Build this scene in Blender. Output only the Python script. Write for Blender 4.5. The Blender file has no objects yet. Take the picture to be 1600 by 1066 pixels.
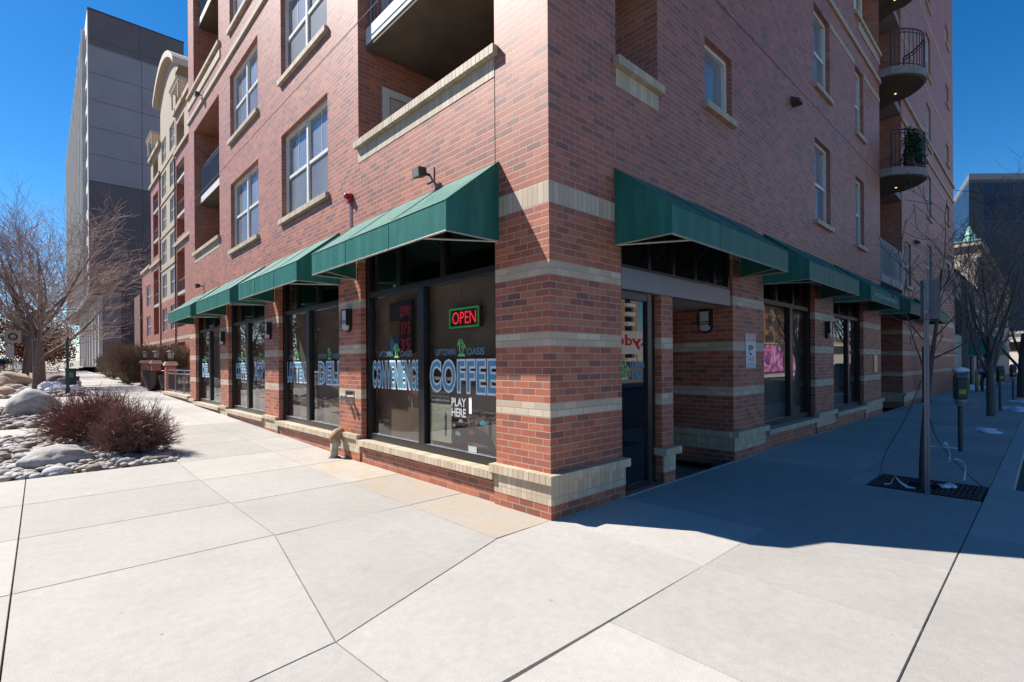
import bpy, bmesh, math, random
from mathutils import Vector, Matrix, noise
R_ = math.radians
scene = bpy.context.scene
COL = scene.collection

# ------------------------------------------------------------------ camera, sky, sun, exposure
cam_d = bpy.data.cameras.new('camera'); cam = bpy.data.objects.new('camera', cam_d); COL.objects.link(cam)
cam_d.sensor_width = 36; cam_d.lens = 786/1600*36; cam_d.shift_y = 34/1600; cam_d.clip_end = 3000; cam_d.clip_start = .05
_a = R_(46.9); _t = R_(.40)
_fw = Vector((math.cos(_a), math.sin(_a), 0)); _rt = Vector((math.sin(_a), -math.cos(_a), 0)); _up = Vector((0, 0, 1))
_cr = _rt*math.cos(_t)-_up*math.sin(_t); _cu = _rt*math.sin(_t)+_up*math.cos(_t)
_m = Matrix((_cr, _cu, -_fw)).transposed().to_4x4(); _m.translation = Vector((-3.673, -3.376, 1.55))
cam.matrix_world = _m
scene.camera = cam

SUN = Vector((-1, 1.708, 2.07)).normalized()
el = math.asin(SUN.z); rot = math.atan2(SUN.x, SUN.y)
w = bpy.data.worlds.new('World'); scene.world = w; w.use_nodes = True
nt = w.node_tree; nt.nodes.clear()
sky = nt.nodes.new('ShaderNodeTexSky'); sky.sky_type = 'NISHITA'; sky.sun_disc = False
sky.sun_elevation = el; sky.sun_rotation = rot; sky.altitude = 1600; sky.air_density = 1.0; sky.dust_density = .3; sky.ozone_density = 3.0
hs = nt.nodes.new('ShaderNodeHueSaturation'); hs.inputs['Saturation'].default_value = 1.37; hs.inputs['Value'].default_value = 1.0
bg = nt.nodes.new('ShaderNodeBackground'); bg.inputs['Strength'].default_value = .088
ow = nt.nodes.new('ShaderNodeOutputWorld')
nt.links.new(sky.outputs[0], hs.inputs['Color']); nt.links.new(hs.outputs[0], bg.inputs[0]); nt.links.new(bg.outputs[0], ow.inputs[0])
sl = bpy.data.lights.new('sun', 'SUN'); sl.energy = 5.0; sl.angle = R_(.5); sl.color = (1, .955, .89)
so = bpy.data.objects.new('sun', sl); COL.objects.link(so); so.location = SUN*60
so.rotation_euler = SUN.to_track_quat('Z', 'Y').to_euler()
scene.view_settings.view_transform = 'Standard'; scene.view_settings.look = 'None'
scene.view_settings.exposure = .85; scene.view_settings.gamma = 1

# ------------------------------------------------------------------ materials
MATS = {}
class NT:
    def __init__(s, name):
        s.m = bpy.data.materials.new(name); s.m.use_nodes = True; s.t = s.m.node_tree
        s.b = s.t.nodes['Principled BSDF']; s.out = s.t.nodes['Material Output']
    def n(s, typ, **kw):
        x = s.t.nodes.new('ShaderNode'+typ)
        for k, v in kw.items(): setattr(x, k, v)
        return x
    def l(s, a, b): s.t.links.new(a, b)
    def math(s, op, a, b=None, c=None, clamp=False):
        x = s.n('Math', operation=op); x.use_clamp = clamp
        for i, v in enumerate((a, b, c)):
            if v is None: continue
            if isinstance(v, (int, float)): x.inputs[i].default_value = v
            else: s.l(v, x.inputs[i])
        return x.outputs[0]
    def mix(s, f, a, b, blend='MIX'):
        x = s.n('Mix', data_type='RGBA', blend_type=blend)
        for i, v in ((0, f), (6, a), (7, b)):
            if isinstance(v, (int, float)): x.inputs[i].default_value = v
            elif isinstance(v, tuple): x.inputs[i].default_value = (*v, 1)[:4]
            else: s.l(v, x.inputs[i])
        return x.outputs[2]
    def ramp(s, f, stops, interp='LINEAR'):
        x = s.n('ValToRGB'); x.color_ramp.interpolation = interp
        e = x.color_ramp.elements
        while len(e) < len(stops): e.new(.5)
        for q, (p, c) in zip(e, stops): q.position = p; q.color = (*c, 1)[:4]
        s.l(f, x.inputs[0]); return x.outputs[0]
    def noise(s, scale, detail=4, rough=.55, vec=None, dist=0):
        x = s.n('TexNoise'); x.inputs['Scale'].default_value = scale; x.inputs['Detail'].default_value = detail
        x.inputs['Roughness'].default_value = rough; x.inputs['Distortion'].default_value = dist
        if vec is not None: s.l(vec, x.inputs['Vector'])
        return x.outputs['Fac']
    def bump(s, h, strength=.3, dist=.01):
        x = s.n('Bump'); x.inputs['Strength'].default_value = strength; x.inputs['Distance'].default_value = dist
        s.l(h, x.inputs['Height']); s.l(x.outputs[0], s.b.inputs['Normal'])
    def obj(s): return s.n('TexCoord').outputs['Object']
def mat(name, col, rough=.6, metal=0, var=.12, scale=6, bump=0, spec=.5, emit=None, coat=0):
    if name in MATS: return MATS[name]
    q = NT(name); v = q.obj()
    f = q.noise(scale, 5, .6, v)
    c = q.ramp(f, [(.25, tuple(x*(1-var) for x in col)), (.75, tuple(min(1, x*(1+var)) for x in col))])
    q.l(c, q.b.inputs['Base Color'])
    q.l(q.math('MULTIPLY_ADD', f, .2, rough-.1, clamp=True), q.b.inputs['Roughness'])
    q.b.inputs['Metallic'].default_value = metal; q.b.inputs['Specular IOR Level'].default_value = spec
    q.b.inputs['Coat Weight'].default_value = coat
    if emit: q.b.inputs['Emission Color'].default_value = (*emit[0], 1); q.b.inputs['Emission Strength'].default_value = emit[1]
    if bump: q.bump(q.noise(scale*6, 4, .6, v), bump, .01)
    MATS[name] = q.m; return q.m

RED = [(0, (.25, .085, .056)), (.12, (.37, .110, .062)), (.34, (.42, .128, .070)), (.55, (.48, .158, .086)), (.74, (.39, .110, .062)), (.88, (.31, .100, .066)), (.96, (.19, .080, .062))]
TAN = [(0, (.50, .41, .30)), (.3, (.60, .50, .37)), (.6, (.54, .44, .31)), (.85, (.64, .55, .42))]
def brick(name, mode, palette=RED, mortar=(.36, .28, .23), stripes=False, bw=.205, rh=.0715, rough=.52):
    """procedural brick: u runs along the wall, v is height; stripes puts the tan courses in the lower storey"""
    if name in MATS: return MATS[name]
    q = NT(name); o = q.obj(); g = q.n('NewGeometry')
    sx = q.n('SeparateXYZ'); q.l(o, sx.inputs[0]); sn = q.n('SeparateXYZ'); q.l(g.outputs['True Normal'], sn.inputs[0])
    nx = q.math('GREATER_THAN', q.math('ABSOLUTE', sn.outputs[0]), .5)
    nz = q.math('GREATER_THAN', q.math('ABSOLUTE', sn.outputs[2]), .5)
    u = q.math('ADD', q.math('MULTIPLY', sx.outputs[1], nx), q.math('MULTIPLY', sx.outputs[0], q.math('SUBTRACT', 1, nx)))
    if mode == 'rowlock':  # narrow bricks on edge, along whichever way the piece runs
        u2 = q.n('Attribute'); u2.attribute_name = 'run'
        u = u2.outputs['Fac']; v = q.math('MULTIPLY', sx.outputs[2], 0.01)
    else:
        v = q.math('ADD', q.math('MULTIPLY', sx.outputs[2], q.math('SUBTRACT', 1, nz)), q.math('MULTIPLY', sx.outputs[1], nz))
    def tex(bw, rh, off, pal, uo=0, vo=0):
        c = q.n('CombineXYZ'); q.l(q.math('ADD', u, uo), c.inputs[0]); q.l(q.math('ADD', v, vo), c.inputs[1])
        b = q.n('TexBrick'); b.offset = off; b.squash = 1
        for k, x in (('Scale', 1), ('Mortar Size', .0055), ('Mortar Smooth', .25), ('Bias', 0), ('Brick Width', bw), ('Row Height', rh)): b.inputs[k].default_value = x
        b.inputs['Color1'].default_value = (0, 0, 0, 1); b.inputs['Color2'].default_value = (1, 1, 1, 1); b.inputs['Mortar'].default_value = (.5, .5, .5, 1)
        q.l(c.outputs[0], b.inputs['Vector'])
        return q.ramp(b.outputs['Color'], pal, 'CONSTANT'), b.outputs['Fac'], b.outputs['Color']
    if mode == 'rowlock': col, fac, rnd = tex(.0745, 10, 0, palette, 0, 5)
    elif mode == 'soldier': col, fac, rnd = tex(.0745, .214, 0, palette, 0, .0)
    else: col, fac, rnd = tex(bw, rh, .5, palette)
    fine = q.noise(34, 5, .7, o); big = q.noise(.7, 4, .6, o)
    mort = mortar
    if stripes:
        z = sx.outputs[2]
        def band(a, b_): return q.math('MULTIPLY', q.math('GREATER_THAN', z, a), q.math('LESS_THAN', z, b_))
        st = band(2.4275, 2.5705)
        for a in (1.7125, .9975): st = q.math('ADD', st, band(a, a+.143))
        tan = q.ramp(rnd, TAN, 'CONSTANT'); col = q.mix(st, col, tan)
        c2, f2, _ = tex(.0745, .2145, 0, TAN, 0, .0715)
        so_ = band(3.146, 3.3605); col = q.mix(so_, col, c2)
        x = q.n('Mix', data_type='FLOAT'); q.l(so_, x.inputs[0]); q.l(fac, x.inputs[2]); q.l(f2, x.inputs[3]); fac = x.outputs[0]
        # brick colour paled above the awnings, painting in the washed-out sun glare
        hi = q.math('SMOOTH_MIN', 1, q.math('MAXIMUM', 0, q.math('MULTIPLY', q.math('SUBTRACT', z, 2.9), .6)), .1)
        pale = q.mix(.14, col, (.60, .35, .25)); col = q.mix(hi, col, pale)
    col = q.mix(q.math('MULTIPLY', fine, .30), col, (.16, .08, .065), 'MIX') if palette is RED else q.mix(q.math('MULTIPLY', fine, .35), col, (.22, .17, .11))
    col = q.mix(.35, col, q.mix(1.0, col, q.ramp(big, [(.3, (.72, .72, .74)), (.7, (1.25, 1.22, 1.2))]), 'MULTIPLY'))
    col = q.mix(fac, col, mort)
    q.l(col, q.b.inputs['Base Color']); q.b.inputs['Roughness'].default_value = rough; q.b.inputs['Specular IOR Level'].default_value = .36
    h = q.math('SUBTRACT', q.math('MULTIPLY', fine, .25), fac)
    q.bump(h, .5, .004)
    MATS[name] = q.m; return q.m

def concrete():
    q = NT('concrete'); o = q.obj()
    a = q.n('Attribute'); a.attribute_name = 'tone'
    n1 = q.noise(.9, 6, .62, o); n2 = q.noise(14, 5, .7, o); n3 = q.noise(160, 3, .6, o); n4 = q.noise(3.2, 7, .7, o, .6)
    c = q.ramp(n1, [(.3, (.37, .343, .308)), (.7, (.425, .400, .365))])
    c = q.mix(1, c, q.ramp(n2, [(.25, (.89, .89, .89)), (.68, (1.05, 1.05, 1.05))]), 'MULTIPLY')
    c = q.mix(1, c, q.ramp(n3, [(.3, (.76, .76, .76)), (.62, (1.08, 1.08, 1.08))]), 'MULTIPLY')
    c = q.mix(q.math('MULTIPLY', q.ramp(n4, [(.52, (0, 0, 0)), (.75, (1, 1, 1))]), .35), c, (.29, .275, .26))
    t = q.math('MULTIPLY_ADD', a.outputs['Fac'], .26, .87)
    tc = q.n('CombineColor'); [q.l(t, tc.inputs[i]) for i in range(3)]
    c = q.mix(1, c, tc.outputs[0], 'MULTIPLY')
    # small dark chewing-gum spots and pits
    vo = q.n('TexVoronoi'); vo.inputs['Scale'].default_value = 1.9; q.l(o, vo.inputs['Vector'])
    spot = q.math('LESS_THAN', vo.outputs['Distance'], q.math('MULTIPLY', q.math('SUBTRACT', n2, .42), .2))
    c = q.mix(q.math('MULTIPLY', spot, .75), c, (.15, .14, .135))
    sm = q.n('TexVoronoi'); sm.inputs['Scale'].default_value = 6.5; q.l(o, sm.inputs['Vector'])
    gum = q.math('LESS_THAN', sm.outputs['Distance'], q.math('MULTIPLY', q.math('SUBTRACT', q.noise(2.1, 2, .5, o), .50), .42))
    c = q.mix(q.math('MULTIPLY', gum, .55), c, (.20, .19, .18))
    # rust-coloured run-off stain along the wall
    r = q.n('Attribute'); r.attribute_name = 'stain'
    s = q.math('MULTIPLY', r.outputs['Fac'], q.ramp(n4, [(.36, (.05, .05, .05)), (.60, (1, 1, 1))]))
    c = q.mix(q.math('MULTIPLY', s, .5), c, (.42, .29, .15))
    q.l(c, q.b.inputs['Base Color']); q.b.inputs['Roughness'].default_value = .82
    q.bump(q.math('ADD', n3, q.math('MULTIPLY', n2, .6)), .16, .006)
    MATS['concrete'] = q.m; return q.m
def glass_store(name, tint=.62, ior=1.8):
    q = NT(name); q.t.nodes.remove(q.b)
    tr = q.n('BsdfTransparent'); tr.inputs[0].default_value = (tint, tint*.98, tint*.95, 1)
    gl = q.n('BsdfGlossy'); gl.inputs['Roughness'].default_value = .004; gl.inputs[0].default_value = (1, 1, 1, 1)
    nz = q.noise(1.3, 2, .5, q.obj()); bp = q.n('Bump'); bp.inputs['Strength'].default_value = .02; bp.inputs['Distance'].default_value = .05
    q.l(nz, bp.inputs['Height']); q.l(bp.outputs[0], gl.inputs['Normal'])
    fr = q.n('Fresnel'); q.l(q.math('ADD', ior, q.math('MULTIPLY', q.n('NewGeometry').outputs['Backfacing'], 1/ior-ior)), fr.inputs[0])
    mx = q.n('MixShader'); q.l(fr.outputs[0], mx.inputs[0]); q.l(tr.outputs[0], mx.inputs[1]); q.l(gl.outputs[0], mx.inputs[2])
    q.l(mx.outputs[0], q.out.inputs[0]); MATS[name] = q.m; return q.m
def glass_dark(name, col, ior):
    q = NT(name); q.t.nodes.remove(q.b)
    df = q.n('BsdfDiffuse'); df.inputs[0].default_value = (*col, 1); gl = q.n('BsdfGlossy'); gl.inputs['Roughness'].default_value = .008
    nz = q.noise(1.1, 2, .5, q.obj()); bp = q.n('Bump'); bp.inputs['Strength'].default_value = .03; bp.inputs['Distance'].default_value = .05
    q.l(nz, bp.inputs['Height']); q.l(bp.outputs[0], gl.inputs['Normal'])
    fr = q.n('Fresnel'); q.l(q.math('ADD', ior, q.math('MULTIPLY', q.n('NewGeometry').outputs['Backfacing'], 1/ior-ior)), fr.inputs[0])
    mx = q.n('MixShader'); q.l(fr.outputs[0], mx.inputs[0]); q.l(df.outputs[0], mx.inputs[1]); q.l(gl.outputs[0], mx.inputs[2])
    q.l(mx.outputs[0], q.out.inputs[0]); MATS[name] = q.m; return q.m
def glass_opaque(name, col, ior=1.7, blinds=0):
    q = NT(name); o = q.obj(); sx = q.n('SeparateXYZ'); q.l(o, sx.inputs[0])
    c = q.ramp(q.noise(1.2, 3, .5, o), [(.3, tuple(x*.75 for x in col)), (.7, tuple(x*1.2 for x in col))])
    if blinds:
        wv = q.n('TexWave'); wv.bands_direction = 'DIAGONAL'; wv.inputs['Scale'].default_value = 6; wv.inputs['Distortion'].default_value = .6
        cb = q.n('CombineXYZ'); q.l(q.math('ADD', sx.outputs[0], sx.outputs[1]), cb.inputs[0]); q.l(cb.outputs[0], wv.inputs['Vector'])
        c = q.mix(q.math('MULTIPLY', wv.outputs['Fac'], blinds), c, tuple(x*.55 for x in col))
    q.l(c, q.b.inputs['Base Color']); q.b.inputs['Roughness'].default_value = .5
    q.b.inputs['IOR'].default_value = 1.2
    q.b.inputs['Coat Weight'].default_value = 1; q.b.inputs['Coat IOR'].default_value = ior; q.b.inputs['Coat Roughness'].default_value = .01
    nz = q.noise(.9, 2, .5, o); bp = q.n('Bump'); bp.inputs['Strength'].default_value = .04; bp.inputs['Distance'].default_value = .05
    q.l(nz, bp.inputs['Height']); q.l(bp.outputs[0], q.b.inputs['Coat Normal'])
    MATS[name] = q.m; return q.m
def canvas():
    q = NT('awning_canvas'); o = q.obj()
    mp = q.n('Mapping'); mp.inputs['Scale'].default_value = (3.5, 3.5, .5); q.l(o, mp.inputs[0])
    f = q.noise(1.6, 6, .65, mp.outputs[0]); g = q.noise(420, 2, .5, o)
    c = q.ramp(f, [(.3, (.016, .118, .092)), (.52, (.026, .150, .120)), (.72, (.055, .205, .174))])
    q.l(q.mix(q.math('MULTIPLY', g, .25), c, (.01, .07, .055)), q.b.inputs['Base Color'])
    q.b.inputs['Roughness'].default_value = .5; q.bump(g, .10, .002)
    q.b.inputs['Specular IOR Level'].default_value = .18
    MATS['canvas'] = q.m; return q.m
def asphalt():
    q = NT('asphalt'); o = q.obj()
    c = q.ramp(q.noise(90, 4, .7, o), [(.3, (.030, .030, .032)), (.7, (.075, .074, .074))])
    c = q.mix(1, c, q.ramp(q.noise(.5, 5, .6, o), [(.3, (.8, .8, .8)), (.7, (1.2, 1.2, 1.2))]), 'MULTIPLY')
    q.l(c, q.b.inputs['Base Color']); q.b.inputs['Roughness'].default_value = .85; q.bump(q.noise(90, 4, .7, o), .3, .01)
    MATS['asphalt'] = q.m; return q.m
def stone_mat(name, a, b, scale=5):
    q = NT(name); o = q.obj()
    f = q.noise(scale, 8, .65, o, .4); g = q.noise(scale*9, 5, .7, o)
    c = q.ramp(f, [(.3, a), (.68, b)]); c = q.mix(1, c, q.ramp(g, [(.3, (.75, .75, .75)), (.65, (1.15, 1.15, 1.15))]), 'MULTIPLY')
    q.l(c, q.b.inputs['Base Color']); q.b.inputs['Roughness'].default_value = .85; q.bump(q.math('ADD', f, q.math('MULTIPLY', g, .3)), .5, .03)
    MATS[name] = q.m; return q.m
def rocks_mat():
    q = NT('river_rock'); o = q.obj(); a = q.n('Attribute'); a.attribute_name = 'tone'
    c = q.ramp(a.outputs['Fac'], [(0, (.20, .17, .145)), (.25, (.40, .37, .335)), (.5, (.30, .225, .185)), (.75, (.46, .44, .41)), (1, (.33, .31, .295))])
    c = q.mix(1, c, q.ramp(q.noise(30, 6, .7, o), [(.3, (.72, .72, .72)), (.65, (1.15, 1.15, 1.15))]), 'MULTIPLY')
    q.l(c, q.b.inputs['Base Color']); q.b.inputs['Roughness'].default_value = .8; MATS['rocks'] = q.m; return q.m
def panels(name, base, seam, w_, h_):
    q = NT(name); o = q.obj(); sx = q.n('SeparateXYZ'); q.l(o, sx.inputs[0])
    cb = q.n('CombineXYZ'); q.l(q.math('ADD', sx.outputs[0], sx.outputs[1]), cb.inputs[0]); q.l(sx.outputs[2], cb.inputs[1])
    b = q.n('TexBrick'); b.offset = 0; b.squash = 1
    for k, x in (('Scale', 1), ('Mortar Size', .05), ('Brick Width', w_), ('Row Height', h_)): b.inputs[k].default_value = x
    b.inputs['Color1'].default_value = (*base, 1); b.inputs['Color2'].default_value = (*(x*1.06 for x in base), 1); b.inputs['Mortar'].default_value = (*seam, 1)
    q.l(cb.outputs[0], b.inputs['Vector'])
    c = q.mix(1, b.outputs['Color'], q.ramp(q.noise(.4, 5, .6, o), [(.3, (.92, .92, .92)), (.7, (1.07, 1.07, 1.07))]), 'MULTIPLY')
    q.l(c, q.b.inputs['Base Color']); q.b.inputs['Roughness'].default_value = .7; MATS[name] = q.m; return q.m

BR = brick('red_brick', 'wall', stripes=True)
BRP = brick('red_brick_plain', 'wall')
ROW = brick('tan_rowlock', 'rowlock', TAN, (.36, .29, .21), rough=.6)
SOL = brick('tan_soldier', 'soldier', TAN, (.36, .29, .21), rough=.6)
CONC = concrete(); GS = glass_store('storefront_glass', .6, 1.75); GW = glass_opaque('window_glass', (.22, .25, .29), 1.65, .5)
GB = glass_dark('dark_glass', (.010, .010, .012), 1.8); SCR = glass_opaque('insect_screen', (.18, .18, .185), 1.25, .3)
CANV = canvas(); ASP = asphalt(); ROCK = rocks_mat()
BLK = mat('black_frame', (.012, .012, .013), .35, 0, .2); WHT = mat('white_frame', (.72, .70, .67), .45, 0, .05)
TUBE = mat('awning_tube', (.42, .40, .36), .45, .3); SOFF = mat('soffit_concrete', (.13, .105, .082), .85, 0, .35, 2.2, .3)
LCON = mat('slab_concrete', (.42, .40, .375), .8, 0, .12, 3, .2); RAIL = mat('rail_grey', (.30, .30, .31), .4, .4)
DRAIL = mat('rail_dark', (.05, .055, .06), .4, .3); CREAM = mat('cream_stucco', (.38, .30, .225), .85, 0, .08, 3)
FASC = mat('fascia_metal', (.16, .165, .185), .4, .2, .06); INT = mat('brown_blind', (.30, .235, .175), .85, 0, .3, 1.4)
LBLUE = mat('letter_blue', (.075, .29, .43), .5, 0, .05); LWHITE = mat('letter_white', (.74, .78, .86), .5, 0, .03)
PALM = mat('letter_green', (.16, .62, .20), .5, 0, .06); LTEAL = mat('letter_teal', (.13, .26, .34), .5, 0, .05)
GREEN = mat('dark_green_paint', (.012, .05, .038), .45); SNOW = mat('snow', (.78, .81, .86), .7, 0, .06, 9, .6)
BARK = stone_mat('bark', (.10, .075, .062), (.19, .155, .135), 14); TWIG = mat('twig_grey', (.31, .235, .20), .8, 0, .3, 3)
BARKD = mat('bark_dark', (.075, .06, .055), .85, 0, .3, 8); RTWIG = mat('twig_red', (.25, .10, .075), .7, 0, .4, 5); HTWIG = mat('hedge_twig', (.22, .16, .115), .8, 0, .35, 3)
CAST = mat('cast_iron', (.055, .040, .034), .7, .3, .3, 20, .3); GALV = mat('galvanised', (.36, .38, .40), .45, .6, .1, 10)

# ------------------------------------------------------------------ mesh helpers
class MB:
    def __init__(s): s.v = []; s.f = []; s.attr = {}
    def vert(s, p): s.v.append(tuple(p)); return len(s.v)-1
    def face(s, pts, **at):
        i = [s.vert(p) for p in pts]; s.f.append(i)
        for k, x in at.items(): s.attr.setdefault(k, {})[len(s.f)-1] = x
    def box(s, a, b, **at):
        x0, y0, z0 = (min(a[i], b[i]) for i in range(3)); x1, y1, z1 = (max(a[i], b[i]) for i in range(3))
        p = [(x0, y0, z0), (x1, y0, z0), (x1, y1, z0), (x0, y1, z0), (x0, y0, z1), (x1, y0, z1), (x1, y1, z1), (x0, y1, z1)]
        o = len(s.v); s.v += p
        for q in ((0, 3, 2, 1), (4, 5, 6, 7), (0, 1, 5, 4), (1, 2, 6, 5), (2, 3, 7, 6), (3, 0, 4, 7)):
            s.f.append([o+i for i in q])
            for k, x in at.items(): s.attr.setdefault(k, {})[len(s.f)-1] = x
    def prism(s, poly, z0, z1, **at):
        n = len(poly); o = len(s.v)
        s.v += [(x, y, z0) for x, y in poly]+[(x, y, z1) for x, y in poly]
        fs = [list(range(n-1, -1, -1)), list(range(n, 2*n))]+[[i, (i+1) % n, n+(i+1) % n, n+i] for i in range(n)]
        for q in fs:
            s.f.append([o+i for i in q])
            for k, x in at.items(): s.attr.setdefault(k, {})[len(s.f)-1] = x
    def tube(s, pts, radii, n=6, cap=True):
        pts = [Vector(p) for p in pts]
        if isinstance(radii, (int, float)): radii = [radii]*len(pts)
        rings = []; d0 = (pts[1]-pts[0]).normalized()
        a = Vector((0, 0, 1)) if abs(d0.z) < .9 else Vector((1, 0, 0)); u = d0.cross(a).normalized()
        for i, p in enumerate(pts):
            d = (pts[min(i+1, len(pts)-1)]-pts[max(i-1, 0)]).normalized()
            u = (u-d*u.dot(d)).normalized(); v = d.cross(u)
            o = len(s.v); rings.append(o)
            for k in range(n):
                t = 2*math.pi*k/n; s.v.append(tuple(p+(u*math.cos(t)+v*math.sin(t))*radii[i]))
        for a_, b_ in zip(rings, rings[1:]):
            for k in range(n): s.f.append([a_+k, a_+(k+1) % n, b_+(k+1) % n, b_+k])
        if cap: s.f.append([rings[0]+k for k in range(n)][::-1]); s.f.append([rings[-1]+k for k in range(n)])
    def bar(s, a, b, r): s.tube([a, b], r, 4)
    def lathe(s, prof, c=(0, 0, 0), n=16, axis='z'):
        o = len(s.v)
        for r, h in prof:
            for k in range(n):
                t = 2*math.pi*k/n; q = (r*math.cos(t), r*math.sin(t), h)
                if axis == 'y': q = (q[0], q[2], q[1])
                if axis == 'x': q = (q[2], q[0], q[1])
                s.v.append((c[0]+q[0], c[1]+q[1], c[2]+q[2]))
        for i in range(len(prof)-1):
            for k in range(n): s.f.append([o+i*n+k, o+i*n+(k+1) % n, o+(i+1)*n+(k+1) % n, o+(i+1)*n+k])
        s.f.append([o+k for k in range(n)][::-1]); s.f.append([o+(len(prof)-1)*n+k for k in range(n)])
    def build(s, name, m, parent=None, smooth=False, bevel=0, fix=False):
        me = bpy.data.meshes.new(name); me.from_pydata(s.v, [], s.f); me.update()
        if fix or bevel:
            bm = bmesh.new(); bm.from_mesh(me); bmesh.ops.remove_doubles(bm, verts=bm.verts, dist=1e-5)
            bmesh.ops.recalc_face_normals(bm, faces=bm.faces); bm.to_mesh(me); bm.free()
        for k, d in s.attr.items():
            if len(me.polygons) != len(s.f): continue
            a = me.attributes.new(k, 'FLOAT', 'FACE')
            for i, x in d.items(): a.data[i].value = x
        me.materials.append(m)
        if smooth: me.polygons.foreach_set('use_smooth', [True]*len(me.polygons))
        o = bpy.data.objects.new(name, me); COL.objects.link(o)
        if parent: o.parent = parent
        if bevel:
            b = o.modifiers.new('bevel', 'BEVEL'); b.width = bevel; b.segments = 2; b.limit_method = 'ANGLE'
        return o
def tag(o, label, cat, group=None, kind=None):
    if label: o['label'] = label
    if cat: o['category'] = cat
    if group: o['group'] = group
    if kind: o['kind'] = kind
    return o
def thing(name, label, cat, loc=(0, 0, 0), rz=0, group=None):
    o = bpy.data.objects.new(name, None); COL.objects.link(o); o.location = loc; o.rotation_euler = (0, 0, rz); o.empty_display_size = .2
    return tag(o, label, cat, group)
def dup(root, loc, rz=None, label=None, group=None):
    r = root.copy(); COL.objects.link(r); r.location = loc
    if rz is not None: r.rotation_euler = (0, 0, rz)
    if label: r['label'] = label
    if group: r['group'] = group
    for ch in list(root.children):
        c = ch.copy(); COL.objects.link(c); c.parent = r
        for g in list(ch.children):
            d = g.copy(); COL.objects.link(d); d.parent = c
    return r
def struct(o): o['kind'] = 'structure'; return o
def gh(y):
    return 0 if y < 4 else (.022*(y-4) if y < 25 else .462+.011*(y-25))
def rects_minus(u0, u1, v0, v1, holes):
    us = sorted({u0, u1, *[h[0] for h in holes], *[h[1] for h in holes]}); vs = sorted({v0, v1, *[h[2] for h in holes], *[h[3] for h in holes]})
    us = [x for x in us if u0 <= x <= u1]; vs = [x for x in vs if v0 <= x <= v1]
    for i in range(len(us)-1):
        run = None
        for j in range(len(vs)-1):
            cu, cv = (us[i]+us[i+1])/2, (vs[j]+vs[j+1])/2
            if any(h[0] < cu < h[1] and h[2] < cv < h[3] for h in holes):
                if run: yield (us[i], us[i+1], run[0], run[1]); run = None
            else: run = (run[0], vs[j+1]) if run else (vs[j], vs[j+1])
        if run: yield (us[i], us[i+1], run[0], run[1])
def WX(x):  # wall in the plane x = const facing -X ; (u, v, depth) -> point
    return lambda u, v, d=0: (x+d, u, v)
def WY(y):  # facing -Y
    return lambda u, v, d=0: (u, y+d, v)
def facade(mb, T, u0, u1, v0, v1, holes):
    """holes: (u0,u1,v0,v1,reveal depth)"""
    for a, b, c, d in rects_minus(u0, u1, v0, v1, holes): mb.face([T(a, c), T(b, c), T(b, d), T(a, d)])
    for h in holes:
        a, b, c, d, e = h[:5]
        if e <= 0: continue
        mb.face([T(a, c), T(a, d), T(a, d, e), T(a, c, e)]); mb.face([T(b, c), T(b, d), T(b, d, e), T(b, c, e)])
        mb.face([T(a, d), T(b, d), T(b, d, e), T(a, d, e)]); mb.face([T(a, c), T(b, c), T(b, c, e), T(a, c, e)])
def ubox(mb, T, a, b, c, d, e0, e1, **at):
    p, q = T(a, c, e0), T(b, d, e1); mb.box(p, q, **at)
def rowlock(mb, T, a, b, c, d, e0, e1):
    """a box split into single bricks so that joints are real; 'run' carries the position along the piece"""
    n = max(2, round((b-a)/.0745)); s = (b-a)/n
    for i in range(n):
        ubox(mb, T, a+i*s+.003, a+(i+1)*s-.003, c, d, e0, e1, run=(i+.5)*.0745)
    ubox(mb, T, a+.004, b-.004, c+.004, d-.004, e0+.004, e1, run=0.0)

def text_mesh(name, body, T, u0, u1, v0, v1, d, m, parent, off=0, flip=False, ref=None, spacing=1):
    cu = bpy.data.curves.new(name, 'FONT'); cu.body = body; cu.offset = 0; cu.resolution_u = 3; cu.space_character = spacing
    def tomesh():
        o = bpy.data.objects.new('tmp', cu); COL.objects.link(o); dg = bpy.context.evaluated_depsgraph_get(); dg.update()
        me = bpy.data.meshes.new_from_object(o.evaluated_get(dg)); bpy.data.objects.remove(o); return me
    me = tomesh(); xs = [v.co.x for v in me.vertices]; ys = [v.co.y for v in me.vertices]; bb = (min(xs), max(xs), min(ys), max(ys))
    if off:
        cu.offset = off; me = tomesh()
    for v in me.vertices:
        a = (v.co.x-bb[0])/(bb[1]-bb[0]); b = (v.co.y-bb[2])/(bb[3]-bb[2])
        v.co = T(u0+(u1-u0)*a, v0+(v1-v0)*b, d)
    me.name = name; me.materials.clear(); me.materials.append(m)
    o = bpy.data.objects.new(name, me); COL.objects.link(o); o.parent = parent; return o

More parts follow.
